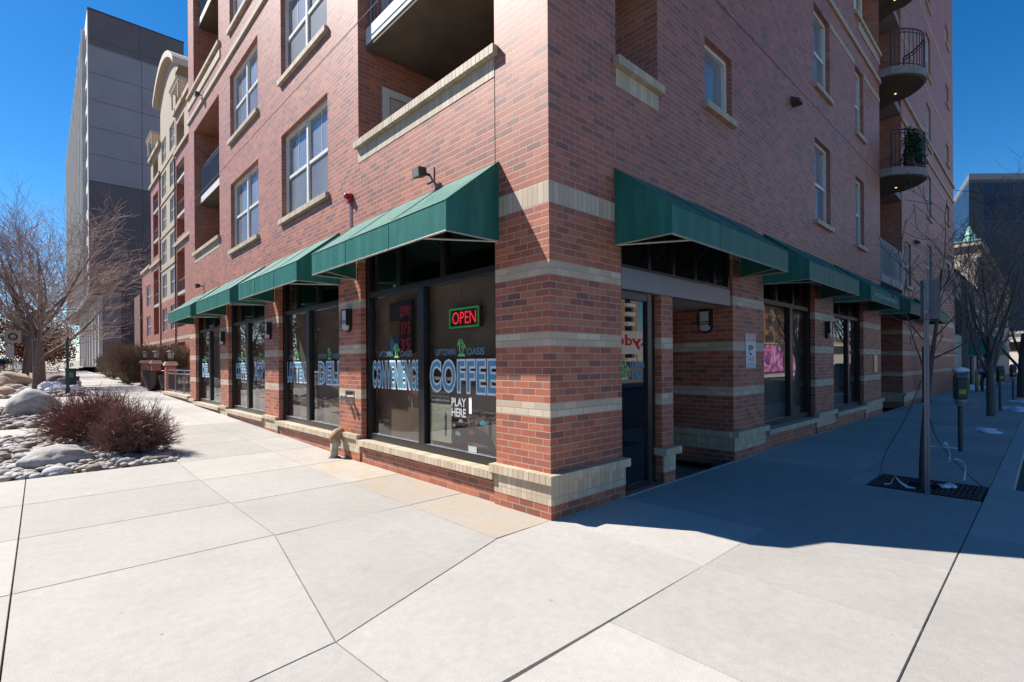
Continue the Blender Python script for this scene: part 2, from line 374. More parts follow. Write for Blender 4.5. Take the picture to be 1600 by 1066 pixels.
def palm_logo(T, uc, w_, v0, v1, d, parent, sgn):
    """two leaning palm trees on a mound, cut from green film"""
    mb = MB(); H = v1-v0
    def P(a, b): return T(uc+sgn*a*w_, v0+b*H, d)
    def poly(pts): mb.face([P(*p) for p in pts])
    poly([(-.42, 0), (.45, 0), (.34, .10), (.1, .15), (-.15, .17), (-.33, .10)])
    for (bx, tx, ty, s_) in ((-.12, -.10, .78, 1.0), (.02, .24, .56, .78)):
        pts = []
        for i in range(7):
            t = i/6; x = bx+(tx-bx)*t+(-.10 if bx < 0 else .06)*math.sin(math.pi*t); pts.append((x, .1+(ty-.1)*t))
        for a, b in zip(pts, pts[1:]): poly([(a[0]-.05, a[1]), (a[0]+.05, a[1]), (b[0]+.04, b[1]), (b[0]-.04, b[1])])
        for k in range(7):
            ang = R_(-25+k*38); L = .40*s_; ps = []
            for i in range(6):
                t = i/5; x = tx+math.cos(ang)*L*t*1.05; y = ty+(math.sin(ang)*L*t*.62-.30*s_*t*t*abs(math.cos(ang))); ps.append((x, y, .055*s_*math.sin(math.pi*min(1, t*.9+.12))))
            for a, b in zip(ps, ps[1:]): poly([(a[0], a[1]-a[2]), (b[0], b[1]-b[2]), (b[0], b[1]+b[2]), (a[0], a[1]+a[2])])
    return mb.build('palm_logo', PALM, parent)

# ------------------------------------------------------------------ setting: ground, roads, sidewalks
def sheet(name, m, xs, ys, z):
    mb = MB()
    for a, b in zip(xs, xs[1:]):
        for c, d in zip(ys, ys[1:]): mb.face([(a, c, gh(c)+z), (b, c, gh(c)+z), (b, d, gh(d)+z), (a, d, gh(d)+z)])
    return struct(mb.build(name, m))
SOIL = stone_mat('soil', (.20, .155, .12), (.34, .28, .225), 3)
sheet('ground', SOIL, [-600, -60, -16, 0, 60, 600], [-600, -60, -20, 0, 4, 10, 16, 25, 60, 120, 600], -.22)
sheet('road', ASP, [-15.5, -5.75], [-80, -20, 0, 4, 10, 16, 25, 60, 120, 400], -.13)
mb = MB(); mb.face([(-5.75, -14.2, -.126), (400, -14.2, -.126), (400, -3.0, -.126), (-5.75, -3.0, -.126)]); struct(mb.build('road', ASP))
# landscape soil under the rocks
sheet('planting_bed', SOIL, [-5.5, -2.15], [6.0, 10, 16, 25, 40, 70], -.03)
mb = MB(); rg = random.Random(4); GAP = .0038
def slab(poly, stain=0, z=0, zb=-.12):
    c = Vector((sum(p[0] for p in poly)/len(poly), sum(p[1] for p in poly)/len(poly)))
    q = []
    n = len(poly)
    for i in range(n):
        p = Vector(poly[i]); a = (Vector(poly[i-1])-p).normalized(); b = (Vector(poly[(i+1) % n])-p).normalized()
        bis = (a+b); s = abs(a.x*b.y-a.y*b.x)
        if bis.length < 1e-3 or s < .05: q.append(p+(c-p).normalized()*GAP)
        else: q.append(p+bis.normalized()*(GAP/max(.2, math.sin(math.acos(max(-1, min(1, a.dot(b))))/2))))
    area = sum(q[i].x*q[(i+1) % n].y-q[(i+1) % n].x*q[i].y for i in range(n))
    if area < 0: q = q[::-1]
    t = rg.random(); o = len(mb.v)
    zz = [gh(p.y)+z for p in q]
    ins = [p+(c-p).normalized()*.004 for p in q]
    mb.v += [(p.x, p.y, h-.12) for p, h in zip(q, zz)]+[(p.x, p.y, h-.005) for p, h in zip(q, zz)]+[(p.x, p.y, gh(p.y)+z) for p in ins]
    fs = [[2*n+i for i in range(n)]]
    for L in (0, n): fs += [[L+i, L+(i+1) % n, L+n+(i+1) % n, L+n+i] for i in range(n)]
    for f in fs:
        mb.f.append([o+i for i in f]); k = len(mb.f)-1
        mb.attr.setdefault('tone', {})[k] = t; mb.attr.setdefault('stain', {})[k] = stain
def rect(a, b, c, d, **k): slab([(a, c), (b, c), (b, d), (a, d)], **k)
A, B, S = -3.83, -2.13, -.75
ysl = [1.45, 2.95, 4.42, 5.95]
for c, d in zip(ysl, ysl[1:]): rect(A, B, c, d)
yy = [1.42, 2.88]+[2.88+1.49*i for i in range(1, 26)]
for c, d in zip(yy, yy[1:]):
    rect(B, S, c, d); rect(S, 0, c, d, stain=max(0, min(1, (5.8-c)/3)))
rect(S, 0, -.03, 1.42, stain=.8)
J = (-2.48, -.65)
slab([(A, 1.45), (B, 1.45), J, (A, -.80)]); slab([(B, 1.45), (S, 1.42), (S, -.04), J])
slab([J, (S, -.04), (0, -.02), (0, -1.58), (-2.42, -1.55)]); slab([(A, -.80), J, (-2.42, -1.55), (A, -1.53)])
for c, d in ((-.8, 1.45), (1.45, 2.95), (2.95, 4.42), (4.42, 5.95)): rect(-5.55, A, c, d)
xs = [0, 1.19, 2.22, 3.38]+[3.38+1.2*i for i in range(1, 34)]
for a, b in zip(xs, xs[1:]): rect(a, b, -1.58, 0)
xs2 = [-5.55, -3.83, -2.42, -1.2, .02, 1.2, 2.21, 3.36]
for a, b in zip(xs2, xs2[1:]): rect(a, b, -2.87, -1.57 if a > -4 else -.8)
rect(3.36, 3.80, -2.87, -1.58); rect(3.8, 4.72, -1.80, -1.58)
xs3 = [4.72]+[4.72+1.45*i for i in range(1, 34)]
for a, b in zip(xs3, xs3[1:]): rect(a, b, -2.87, -1.58)
for a, b in zip([-5.5, -3.8, -2.3, -.66, .9, 2.3, 3.4], [-3.8, -2.3, -.66, .9, 2.3, 3.4, 4.2]):
    slab([(a, -4.4), (b, -4.4), (b, -2.87), (a, -2.87)])
slab([(4.2, -4.4), (4.3, -4.0), (4.62, -3.3), (4.75, -3.07), (4.75, -2.87), (4.2, -2.87)])
# cross paths between the rock beds and the far stretch of the walk
for c, d in ((17.4, 18.9), (18.9, 20.4), (20.4, 21.8)): rect(-5.5, B, c, d)
for i in range(30): rect(-2.3, .1, 40.13+i*2, 42.13+i*2)
rect(-5.5, B, 10.9, 12.0, stain=.35)
struct(mb.build('sidewalk', CONC))
mb = MB()
for i in range(36): mb.box((4.75+1.8*i, -3.07, -.13), (4.75+1.8*i+1.79, -2.877, -.003))
struct(mb.build('curb', LCON))
mb = MB()
ys_ = [-4.4+2*i for i in range(0, 40)]
for c, d in zip(ys_, ys_[1:]):
    mb.v += []
    mb.face([(-5.75, c, gh(c)-.002), (-5.56, c, gh(c)-.002), (-5.56, d-.01, gh(d)-.002), (-5.75, d-.01, gh(d)-.002)])
    mb.face([(-5.75, c, gh(c)-.14), (-5.75, c, gh(c)-.002), (-5.75, d-.01, gh(d)-.002), (-5.75, d-.01, gh(d)-.14)])
struct(mb.build('curb', LCON))
mb = MB()
for c, d in zip([-80, -20, 0, 4, 10, 16, 25, 60], [-20, 0, 4, 10, 16, 25, 60, 200]): mb.face([(-19, c, gh(c)+.01), (-15.5, c, gh(c)+.01), (-15.5, d, gh(d)+.01), (-19, d, gh(d)+.01)])
mb.face([(-5, -18, 0), (400, -18, 0), (400, -14.2, 0), (-5, -14.2, 0)])
struct(mb.build('sidewalk', mat('far_concrete', (.42, .40, .38), .85, 0, .15, 1)))

# ------------------------------------------------------------------ the corner apartment building
H = 24.0
bld = thing('apartment_building', 'red brick corner apartment building with tan stripes and shop windows under green awnings', 'building')
LX, RY = WX(0), WY(0)
SF = [(.81, 4.03), (4.82, 7.79), (8.69, 11.71), (12.52, 15.62)]
ZB, ZT = .36, 3.42
FL = [(4.53, 6.30), (7.42, 9.16), (10.33, 12.07), (13.24, 14.98), (16.15, 17.9), (19.06, 20.8)]
holesL = [(a, b, ZB, ZT, .09) for a, b in SF]
winL = [(5.22, 7.53, c, d) for c, d in FL[:5]]+[(9.05, 11.37, c, d) for c, d in FL[:5]]
holesL += [(*h, .12) for h in winL]
holesL += [(.80, 4.06, 4.93, 20, 0), (12.5, 15.65, 5.08, 9.15, 0), (12.5, 15.65, 10.55, 14.98, 0)]
winR = [(3.33, 4.24, 5.28, 6.25)]+[(3.33, 4.24, 5.28+2.91*i, 6.25+2.91*i) for i in range(1, 4)]
winR += [(8.30, 9.42, c, d) for c, d in FL]+[(11.60, 12.45, c, d) for c, d in FL[:2]]
slit = [(18.05, 19.1, 4.1, 5.65)]+[(22.6, 23.75, c-.05, d) for c, d in [(4.6, 6.25)]+FL[1:]]+[(28.3, 29.35, 5.28+2.91*i, 6.25+2.91*i) for i in range(5)]+[(22.6, 23.75, 16.15, 17.9)][:0]
holesR = [(1.22, 4.22, 0, ZT, 0), (5.46, 8.24, ZB, ZT, .09), (9.57, 12.3, ZB, ZT, .09), (1.14, 2.05, 4.93, 20, 0),
          (11.55, 14.3, 10.5, 12.3, 0), (14.3, 17.52, 0, 23, 0)]
holesR += [(*h, .12) for h in winR]+[(*h, .10) for h in slit]
mb = MB()
facade(mb, LX, 0, 16.45, -.1, H, holesL)
facade(mb, RY, 0, 31.0, -.1, H, holesR)
# reveals and inner walls of the corner loggia
Z0, Z1 = 4.93, 20
def q4(*p): mb.face(p)
q4((0, 4.06, Z0-1), (2.05, 4.06, Z0-1), (2.05, 4.06, Z1), (0, 4.06, Z1)); q4((2.05, 0, Z0-1), (2.05, 4.06, Z0-1), (2.05, 4.06, Z1), (2.05, 0, Z1))
q4((0, .8, Z0), (.3, .8, Z0), (.3, .8, Z1), (0, .8, Z1)); q4((1.14, 0, Z0), (1.14, .3, Z0), (1.14, .3, Z1), (1.14, 0, Z1))
q4((.3, .3, Z0-1), (.3, .8, Z0-1), (.3, .8, Z1), (.3, .3, Z1)); q4((.3, .3, Z0-1), (1.14, .3, Z0-1), (1.14, .3, Z1), (.3, .3, Z1))
# loggias at the far end of the west front
for z0, z1 in ((5.08, 9.15), (10.55, 14.98)):
    for y in (12.5, 15.65): q4((0, y, z0-1.1), (1.6, y, z0-1.1), (1.6, y, z1), (0, y, z1))
    q4((1.6, 12.5, z0-1.1), (1.6, 15.65, z0-1.1), (1.6, 15.65, z1), (1.6, 12.5, z1)); q4((0, 12.5, z1), (1.6, 12.5, z1), (1.6, 15.65, z1), (0, 15.65, z1))
# shop entry recess: side walls, back wall; balcony recess on the south front
q4((4.22, 0, -.1), (4.22, 1.25, -.1), (4.22, 1.25, ZT), (4.22, 0, ZT)); q4((1.22, 0, -.1), (1.22, .5, -.1), (1.22, .5, ZT), (1.22, 0, ZT))
q4((1.22, 1.25, -.1), (4.22, 1.25, -.1), (4.22, 1.25, ZT), (1.22, 1.25, ZT))
q4((14.3, 0, -.1), (14.3, 1.7, -.1), (14.3, 1.7, 23), (14.3, 0, 23)); q4((17.52, 0, -.1), (17.52, 1.7, -.1), (17.52, 1.7, 23), (17.52, 0, 23)); q4((14.3, 1.7, -.1), (17.52, 1.7, -.1), (17.52, 1.7, 23), (14.3, 1.7, 23))
q4((11.55, .5, 10.5), (14.3, .5, 10.5), (14.3, .5, 12.3), (11.55, .5, 12.3)); q4((11.55, 0, 10.5), (11.55, .5, 10.5), (11.55, .5, 12.3), (11.55, 0, 12.3)); q4((11.55, 0, 12.3), (14.3, 0, 12.3), (14.3, .5, 12.3), (11.55, .5, 12.3)); q4((11.55, 0, 10.5), (14.3, 0, 10.5), (14.3, .5, 10.5), (11.55, .5, 10.5))
# far walls
q4((0, 16.45, -.1), (31, 16.45, -.1), (31, 16.45, H), (0, 16.45, H)); q4((31, 0, -.1), (31, 16.45, -.1), (31, 16.45, H), (31, 0, H))
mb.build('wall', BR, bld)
mb = MB(); mb.face([(0, 0, H), (31, 0, H), (31, 16.45, H), (0, 16.45, H)]); mb.build('roof', LCON, bld)
# thin brick pier in the shop entry
mb = MB(); mb.box((2.10, .002, -.05), (2.38, .34, 2.47)); mb.build('pier', BR, bld)
# tan pier bases with rowlock caps (slightly proud)
def soldier(T, a, b, z0, z1, e0, e1=.02): m = MB(); ubox(m, T, a, b, z0, z1, e0, e1); return m.build('soldier_course', SOL, bld)
def caprow(T, a, b, z0, z1, e0, e1, name): m = MB(); rowlock(m, T, a, b, z0, z1, e0, e1); return m.build(name, ROW, bld)
def plinth(T, a, b, p=.04): m = MB(); ubox(m, T, a, b, -.12, .143, -p, .02); return m.build('plinth', BRP, bld)
def base(T, a, b, p=.045, c0=None):
    soldier(T, a, b, .143, .357, -p); caprow(T, a-.035 if c0 is None else c0, b+.035, .357, .448, -p-.05, .02, 'base_cap')
base(LX, 0.021, .80, .045, -.095); base(RY, -.045, 1.22, .045, .021)
plinth(LX, .021, .80); plinth(RY, -.04, 1.22)
for a, b in ((4.04, 4.81), (7.80, 8.68), (11.72, 12.51), (15.63, 16.45)): soldier(LX, a, b, .143, .357, -.03); plinth(LX, a, b, .025); caprow(LX, a+.02, b-.02, .357, .43, -.07, .02, 'base_cap')
for a, b in ((4.251, 5.45), (8.25, 9.56), (12.31, 14.3), (17.52, 22)): base(RY, a, b, .03); plinth(RY, a, b, .025)
S4 = WX(4.22)
soldier(S4, -.03, 1.25, .143, .357, -.03, .03); caprow(S4, .021, 1.25, .357, .448, -.08, .0, 'base_cap'); plinth(S4, -.025, 1.25, .025)
S17 = WX(17.52); soldier(S17, .021, 1.6, .143, .357, -.03); caprow(S17, .021, 1.6, .357, .448, -.08, .0, 'base_cap')
soldier(RY, 2.10, 2.38, .143, .357, -.028, .0); plinth(RY, 2.10, 2.38, .025); caprow(RY, 2.06, 2.46, .357, .448, -.08, .3, 'base_cap')
for a, b in SF: caprow(LX, a-.02, b+.02, .275, .362, -.085, .12, 'sill')
caprow(LX, 16.47, 21.3, .40, .50, -.1, .25, 'sill')
for a, b in ((5.46, 8.24), (9.57, 12.3)): caprow(RY, a+.02, b-.02, .275, .362, -.085, .12, 'sill')
# belts and loggia copings
for T, a, b, z0, z1 in ((LX, .74, 4.10, 4.93, 5.03), (RY, 1.10, 2.10, 4.93, 5.03), (LX, 12.44, 15.7, 5.08, 5.18), (LX, 12.3, 16.45, 10.45, 10.55), (RY, 11.5, 14.3, 10.40, 10.5), (RY, 17.52, 31.0, 10.40, 10.5)):
    caprow(T, a, b, z0, z1, -.075, .16 if z0 < 10 else .08, 'coping')
soldier(LX, .80, 4.06, 4.715, 4.929, -.006); soldier(RY, 1.14, 2.05, 4.715, 4.929, -.006); soldier(LX, 12.5, 15.65, 4.86, 5.079, -.006); soldier(LX, 12.3, 16.45, 10.1, 10.3, -.03); soldier(RY, 11.9, 14.3, 10.18, 10.394, -.02)
TBP = mat('tan_brick_plain', (.46, .38, .29), .8, 0, .2, 9, .2)
def belt(T, a, b, z, e): m = MB(); ubox(m, T, a, b, z, z+.12, e, .02); m.build('belt_course', TBP, bld)
belt(LX, .021, 16.45, 9.62, -.05); belt(RY, -.05, 14.3, 9.62, -.05); belt(RY, 17.52, 31.0, 9.62, -.05)
for a, b in ((9.44, 11.58), (12.47, 14.3), (17.52, 22.58), (23.77, 31.0)): belt(RY, a, b, 9.10, -.012)
for z in (12.5, 15.4): belt(RY, 17.52, 31.0, z, -.012)
# control joints
for T, a, b, c, d in ((LX, .795, .805, 3.42, 4.7), (LX, .0, 16.45, 6.93, 6.945), (RY, 0, 14.3, 6.93, 6.945)):
    mb = MB(); ubox(mb, T, a, b, c, d, -.002, .01); mb.build('control_joint', mat('joint_sealant', (.07, .045, .04), .9), bld)

# windows -----------------------------------------------------------
def window(T, a, b, c, d, dep=.12, cols=2, sash=True, sill=True, fr=.055, m=WHT, name='window', screen=True, muntin=True, parent=None, gm=None):
    f = MB(); ubox(f, T, a, b, c, c+fr, dep-.03, dep+.04); ubox(f, T, a, b, d-fr, d, dep-.03, dep+.04)
    ubox(f, T, a, a+fr, c+fr, d-fr, dep-.03, dep+.04); ubox(f, T, b-fr, b, c+fr, d-fr, dep-.03, dep+.04)
    W = (b-a)/cols; mid = c+(d-c)*.5
    for i in range(1, cols): ubox(f, T, a+W*i-.04, a+W*i+.04, c+fr, d-fr, dep-.028, dep+.04)
    if sash:
        for i in range(cols):
            x0 = a+W*i+(fr if i == 0 else .04); x1 = a+W*(i+1)-(fr if i == cols-1 else .04); ubox(f, T, x0, x1, mid-.03, mid+.03, dep-.015, dep+.04)
            if muntin: ubox(f, T, (x0+x1)/2-.008, (x0+x1)/2+.008, mid+.03, d-fr, dep+.022, dep+.035)
    win = f.build(name, m, parent or bld)
    p = MB(); p.face([T(a, mid, dep+.03), T(b, mid, dep+.03), T(b, d, dep+.03), T(a, d, dep+.03)])
    if not (sash and screen): p.face([T(a, c, dep+.03), T(b, c, dep+.03), T(b, mid, dep+.03), T(a, mid, dep+.03)])
    p.build('pane', gm or GW, win)
    if sash and screen:
        p = MB(); p.face([T(a, c, dep+.012), T(b, c, dep+.012), T(b, mid-.02, dep+.012), T(a, mid-.02, dep+.012)]); p.build('screen', SCR, win)
    if sill:
        r = MB(); rowlock(r, T, a-.05, b+.05, c-.085, c+.012, -.07, dep-.03); r.build('sill', ROW, win)
    return win
for h in winL: window(LX, *h, cols=2)
for h in winR:
    small = h[3]-h[2] < 1.2
    window(RY, *h, cols=1, sash=not small, muntin=False)
for h in slit: window(RY, *h, cols=1, dep=.10, sash=h[3]-h[2] > 1.2, muntin=False, fr=.045)
window(WY(.42), 11.7, 13.2, 10.5, 12.28, dep=.0, cols=2, sash=False, sill=False, fr=.12)
window(WY(.42), 13.35, 14.25, 10.5, 12.28, dep=.0, cols=1, sash=False, sill=False, fr=.16)

# storefronts -------------------------------------------------------
def storefront(T, a, b, mulls, dep=.10, zb=.36, rail=2.62, trans=None, mirror=False):
    f = MB(); w_ = .055; e0, e1 = dep, dep+.11
    ubox(f, T, a, a+.10, zb, ZT, e0, e1); ubox(f, T, b-.10, b, zb, ZT, e0, e1)
    ubox(f, T, a+.10, b-.10, zb, zb+.10, e0-.005, e1); ubox(f, T, a+.10, b-.10, rail-.035, rail+.045, e0-.01, e1); ubox(f, T, a+.1, b-.1, ZT-.1, ZT, e0, e1)
    for u in mulls: ubox(f, T, u-.07, u+.07, zb+.10, rail-.035, e0, e1)
    for u in trans or []: ubox(f, T, u-.05, u+.05, rail+.045, ZT-.1, e0, e1)
    win = f.build('storefront_window', BLK, bld)
    g = MB(); pts_ = [T(a, zb, dep+.05), T(b, zb, dep+.05), T(b, ZT, dep+.05), T(a, ZT, dep+.05)]; g.face(pts_[::-1] if T is LX else pts_); g.build('pane', GS, win)
    g = MB(); g.face([T(a, zb+.104, dep+.045), T(b, zb+.104, dep+.045), T(b, zb+.104, dep), T(a, zb+.104, dep)]); g.build('bead', mat('aluminium_bead', (.5, .5, .52), .35, .6), win)
    i = MB(); i.box(T(a-.0, .1, dep+.17), T(b+.0, rail-.02, dep+.18)); i.build('blind', INT, win)
    i = MB(); i.box(T(a-.3, -.1, dep+1.9), T(b+.3, ZT, dep+1.95)); i.box(T(a-.3, zb-.05, dep+.12), T(b+.3, zb-.02, dep+1.9)); i.box(T(a-.3, ZT+.01, dep+.12), T(b+.3, ZT+.05, dep+1.95))
    i.box(T(a-.35, -.1, dep+.12), T(a-.31, ZT, dep+1.95)); i.box(T(b+.31, -.1, dep+.12), T(b+.35, ZT, dep+1.95))
    i.build('shop_interior', mat('interior_dark', (.03, .025, .022), .9), win)
    return win
wins = [storefront(LX, a, b, [a+1.66] if k == 0 else [a+(b-a)*.55], trans=[a+1.15, a+2.25]) for k, (a, b) in enumerate(SF)]
winS = [storefront(RY, a, b, [a+(b-a)*m_], trans=[a+.9, a+1.8]) for (a, b), m_ in zip(((5.46, 8.24), (9.57, 12.3)), (.60, .62))]
D = .144
def sign_word(win, body, u0, u1, v0=1.20, v1=1.57):   # blue block letters with a white border
    text_mesh('lettering_border', body, LX, u0, u1, v0, v1, D, LWHITE, win, off=.066, spacing=1.14)
    text_mesh('lettering', body, LX, u0, u1, v0, v1, D-.004, LBLUE, win, off=.014, spacing=1.14)
def oasis(win, uc, z=1.65, k=1.0):
    palm_logo(LX, uc, .18*k, z-.015, z+.225, D-.003, win, -1)
    text_mesh('lettering', 'UPTOWN', LX, uc+.56*k, uc+.13*k, z, z+.085, D-.002, LTEAL, win, off=.008)
    text_mesh('lettering', 'OASIS', LX, uc-.11*k, uc-.44*k, z, z+.085, D-.002, LTEAL, win, off=.008)
sign_word(wins[0], 'COFFEE', 2.30, .97); sign_word(wins[0], 'CONVENIENCE', 3.92, 2.58)
oasis(wins[0], 1.62); oasis(wins[0], 3.18, k=.95)
sign_word(wins[1], 'LOTTERY', 7.70, 6.58); sign_word(wins[1], 'DELI', 6.02, 5.14); oasis(wins[1], 7.08, k=.9); oasis(wins[1], 5.55, k=.9)
sign_word(wins[2], 'COFFEE', 11.55, 10.45); sign_word(wins[2], 'ATM', 9.95, 9.1); oasis(wins[2], 10.95, k=.85); oasis(wins[2], 9.5, k=.85)
sign_word(wins[3], 'DELI', 15.4, 14.45); oasis(wins[3], 14.9, k=.85)
# PLAY HERE lottery decals
text_mesh('lettering', 'PLAY', LX, 1.83, 1.54, 1.01, 1.11, D-.002, mat('decal_grey', (.42, .42, .42), .6), wins[0], off=.03)
text_mesh('lettering', 'HERE', LX, 1.83, 1.54, .88, .98, D-.002, MATS['decal_grey'], wins[0], off=.03)
mb = MB()
for k in range(14):
    t0, t1 = math.pi*k/14, math.pi*(k+1)/14
    mb.face([LX(1.42+.42*math.cos(t), .52+.25*math.sin(t)*(1 if r_ else .25), D+.012) for t, r_ in ((t0, 1), (t1, 1), (t1, 0), (t0, 0))])
mb.build('decal', mat('decal_purple', (.03, .022, .045), .6, 0, .7, 9), wins[0])
for n_, (u, v, r_, c_) in enumerate([(1.22, .83, .07, (.05, .35, .45)), (1.66, .83, .05, (.35, .34, .36)), (1.72, .66, .065, (.16, .28, .30)), (1.80, .77, .04, (.45, .22, .09)), (1.44, .70, .06, (.22, .04, .08))]):
    mb = MB(); mb.face([LX(u+r_*math.cos(t)*.9, v+r_*.85*(math.sin(t) if t < math.pi else .0)-.02, D+.010) for t in [math.pi*2*i/18 for i in range(18)]]); mb.build('decal', mat('decal_colour_%s' % 'abcde'[n_], tuple(min(.8, x*1.8) for x in c_), .5), wins[0])
mb = MB(); mb.box(LX(1.475, .93, D-.004), LX(1.42, 1.13, D-.001)); mb.build('sticker', LWHITE, wins[0])
mb = MB(); mb.box(LX(1.49, .47, D-.004), LX(1.33, .54, D-.001)); mb.build('sticker', MATS['decal_grey'], wins[0])

# entry ------------------------------------------------------------
fa = MB(); fa.box((1.22, -.012, 2.40), (4.10, .10, 2.65)); fa.build('fascia_beam', FASC, bld, bevel=.004)
so_ = MB(); so_.box((2.39, .10, 2.405), (4.21, 1.24, 2.44)); so_.build('entry_soffit', mat('soffit_cream', (.42, .36, .28), .7), bld)
f = MB()
for u in (1.23, 1.85, 2.45, 3.05, 3.65, 4.12): f.box((u, .03, 2.65), (u+.06, .10, ZT))
f.box((1.23, .032, 2.65), (4.2, .098, 2.70))
tw = f.build('transom_window', BLK, bld); g = MB(); g.face([(1.22, .07, 2.65), (4.22, .07, 2.65), (4.22, .07, ZT), (1.22, .07, ZT)]); g.build('pane', GB, tw)
f = MB(); f.box((1.84, .04, 0), (1.93, .30, 2.40)); f.box((1.22, .045, 2.30), (1.84, .28, 2.40)); f.box((1.22, .045, .0), (1.84, .28, .08)); f.box((1.93, .10, 0), (2.10, .30, 2.40))
sd = f.build('side_window', BLK, bld); g = MB(); g.face([(1.22, .075, .08), (1.84, .075, .08), (1.84, .075, 2.30), (1.22, .075, 2.30)]); g.build('pane', GB, sd)
text_mesh('lettering', 'UPTOWN', RY, 1.50, 1.80, 1.47, 1.56, .071, LBLUE, sd, off=.02); text_mesh('lettering', 'OASIS', RY, 1.53, 1.77, 1.35, 1.44, .071, LBLUE, sd, off=.02)
palm_logo(RY, 1.38, .18, 1.34, 1.60, .071, sd, 1)
f = MB(); f.box((2.39, .9, 0), (2.62, 1.0, 2.4)); f.box((3.3, .95, 0), (3.38, 1.0, 2.4)); f.box((2.62, .95, 2.3), (3.3, 1.0, 2.4)); f.box((2.62, .95, 0), (3.3, 1.0, .12)); f.box((2.39, .34, 0), (2.41, .9, 2.4))
dr = f.build('entrance_door', BLK, bld); g = MB(); g.face([(2.62, .97, .12), (3.3, .97, .12), (3.3, .97, 2.3), (2.62, .97, 2.3)]); g.build('pane', GB, dr)
h = MB(); h.tube([(2.72, .95, .95), (2.72, .90, .95), (2.72, .90, 1.2), (2.72, .95, 1.2)], .012, 6); h.build('handle', GALV, dr)
mb = MB(); mb.box((1.22, -.04, -.08), (2.1, .3, .012)); mb.build('threshold', BRP, bld)
# thin pale caulk line between wall foot and walk on the south side
mb = MB(); mb.box((1.2, -.055, -.02), (14.3, -.041, .004)); mb.build('caulk_line', mat('caulk', (.5, .5, .5), .8), bld)

# balconies ---------------------------------------------------------
def rail_run(mb, pts, z0, z1, r=.012, step=.11, rt=.022):
    pts = [Vector(p) for p in pts]
    for z, q in ((z1, rt), (z1-.10, .014), (z0+.08, .014)):
        mb.tube([(p.x, p.y, z) for p in pts], q, 6)
    for a, b in zip(pts, pts[1:]):
        n = max(1, int((b-a).length/step))
        for i in range(n):
            p = a.lerp(b, i/n); mb.tube([(p.x, p.y, z0), (p.x, p.y, z1)], r*(.8), 4, False)
    for p in (pts[0], pts[-1]): mb.tube([(p.x, p.y, z0), (p.x, p.y, z1)], .022, 6)
for k in range(3):
    z = 6.56+2.91*k
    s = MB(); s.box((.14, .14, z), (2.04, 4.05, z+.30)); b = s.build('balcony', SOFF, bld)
    s = MB(); s.box((.125, .81, z+.06), (.139, 4.04, z+.31)); s.build('slab_edge', mat('white_edge', (.66, .63, .58), .6), b)
    r = MB(); rail_run(r, [(.20, .85, 0), (.20, 4.0, 0)], z+.3, z+1.35); r.build('railing', RAIL, b)
    r = MB(); rail_run(r, [(1.15, .2, 0), (2.0, .2, 0)], z+.3, z+1.35); r.build('railing', RAIL, b)
s = MB(); s.box((.14, .14, 3.8), (2.04, 4.05, 3.95)); s.build('balcony', SOFF, bld)
for k, z in enumerate((3.95, 6.86)):   # loggia doors on the north side wall
    f = MB(); T = WY(4.06)
    for a, b_, c, d in ((.42, .54, z, z+2.12), (1.42, 1.54, z, z+2.12), (.54, 1.42, z+2.0, z+2.12)): ubox(f, T, a, b_, c, d, -.03, -.003)
    dd = f.build('balcony_door', WHT, bld); f = MB()
    for a, b_, c, d in ((.56, .68, z+.02, z+1.98), (1.28, 1.40, z+.02, z+1.98), (.68, 1.28, z+1.84, z+1.98), (.68, 1.28, z+.02, z+.25)): ubox(f, T, a, b_, c, d, -.022, -.002)
    f.build('leaf', mat('door_tan', (.55, .50, .43), .5), dd); f = MB(); ubox(f, T, .68, 1.28, z+.25, z+1.84, -.014, -.004); f.build('pane', GB, dd)
for zs in ((6.78,), (12.6,)):
    for z in zs:
        s = MB(); s.box((.16, 12.51, z), (1.6, 15.64, z+.22)); b = s.build('balcony', SOFF, bld)
        s = MB(); s.box((.145, 12.52, z+.03), (.159, 15.63, z+.23)); s.build('slab_edge', MATS['white_edge'], b)
        r = MB(); rail_run(r, [(.22, 12.55, 0), (.22, 15.6, 0)], z+.22, z+1.25); r.build('railing', RAIL, b)
        s = MB(); s.face([(1.585, 12.9, z+.25), (1.585, 15.2, z+.25), (1.585, 15.2, z+2.25), (1.585, 12.9, z+2.25)]); s.build('pane', GB, b)
s = MB(); s.face([(1.585, 12.9, 5.1), (1.585, 15.2, 5.1), (1.585, 15.2, 6.3), (1.585, 12.9, 6.3)]); s.build('loggia_glass', GB, bld)
def bow(x0, x1, d, y0=0, n=18):
    pts = [(x0, y0)]
    for i in range(n+1):
        t = i/n; pts.append((x0+(x1-x0)*t, y0-.28-(d-.28)*math.sin(math.pi*t)**.75))
    pts.append((x1, y0)); return pts
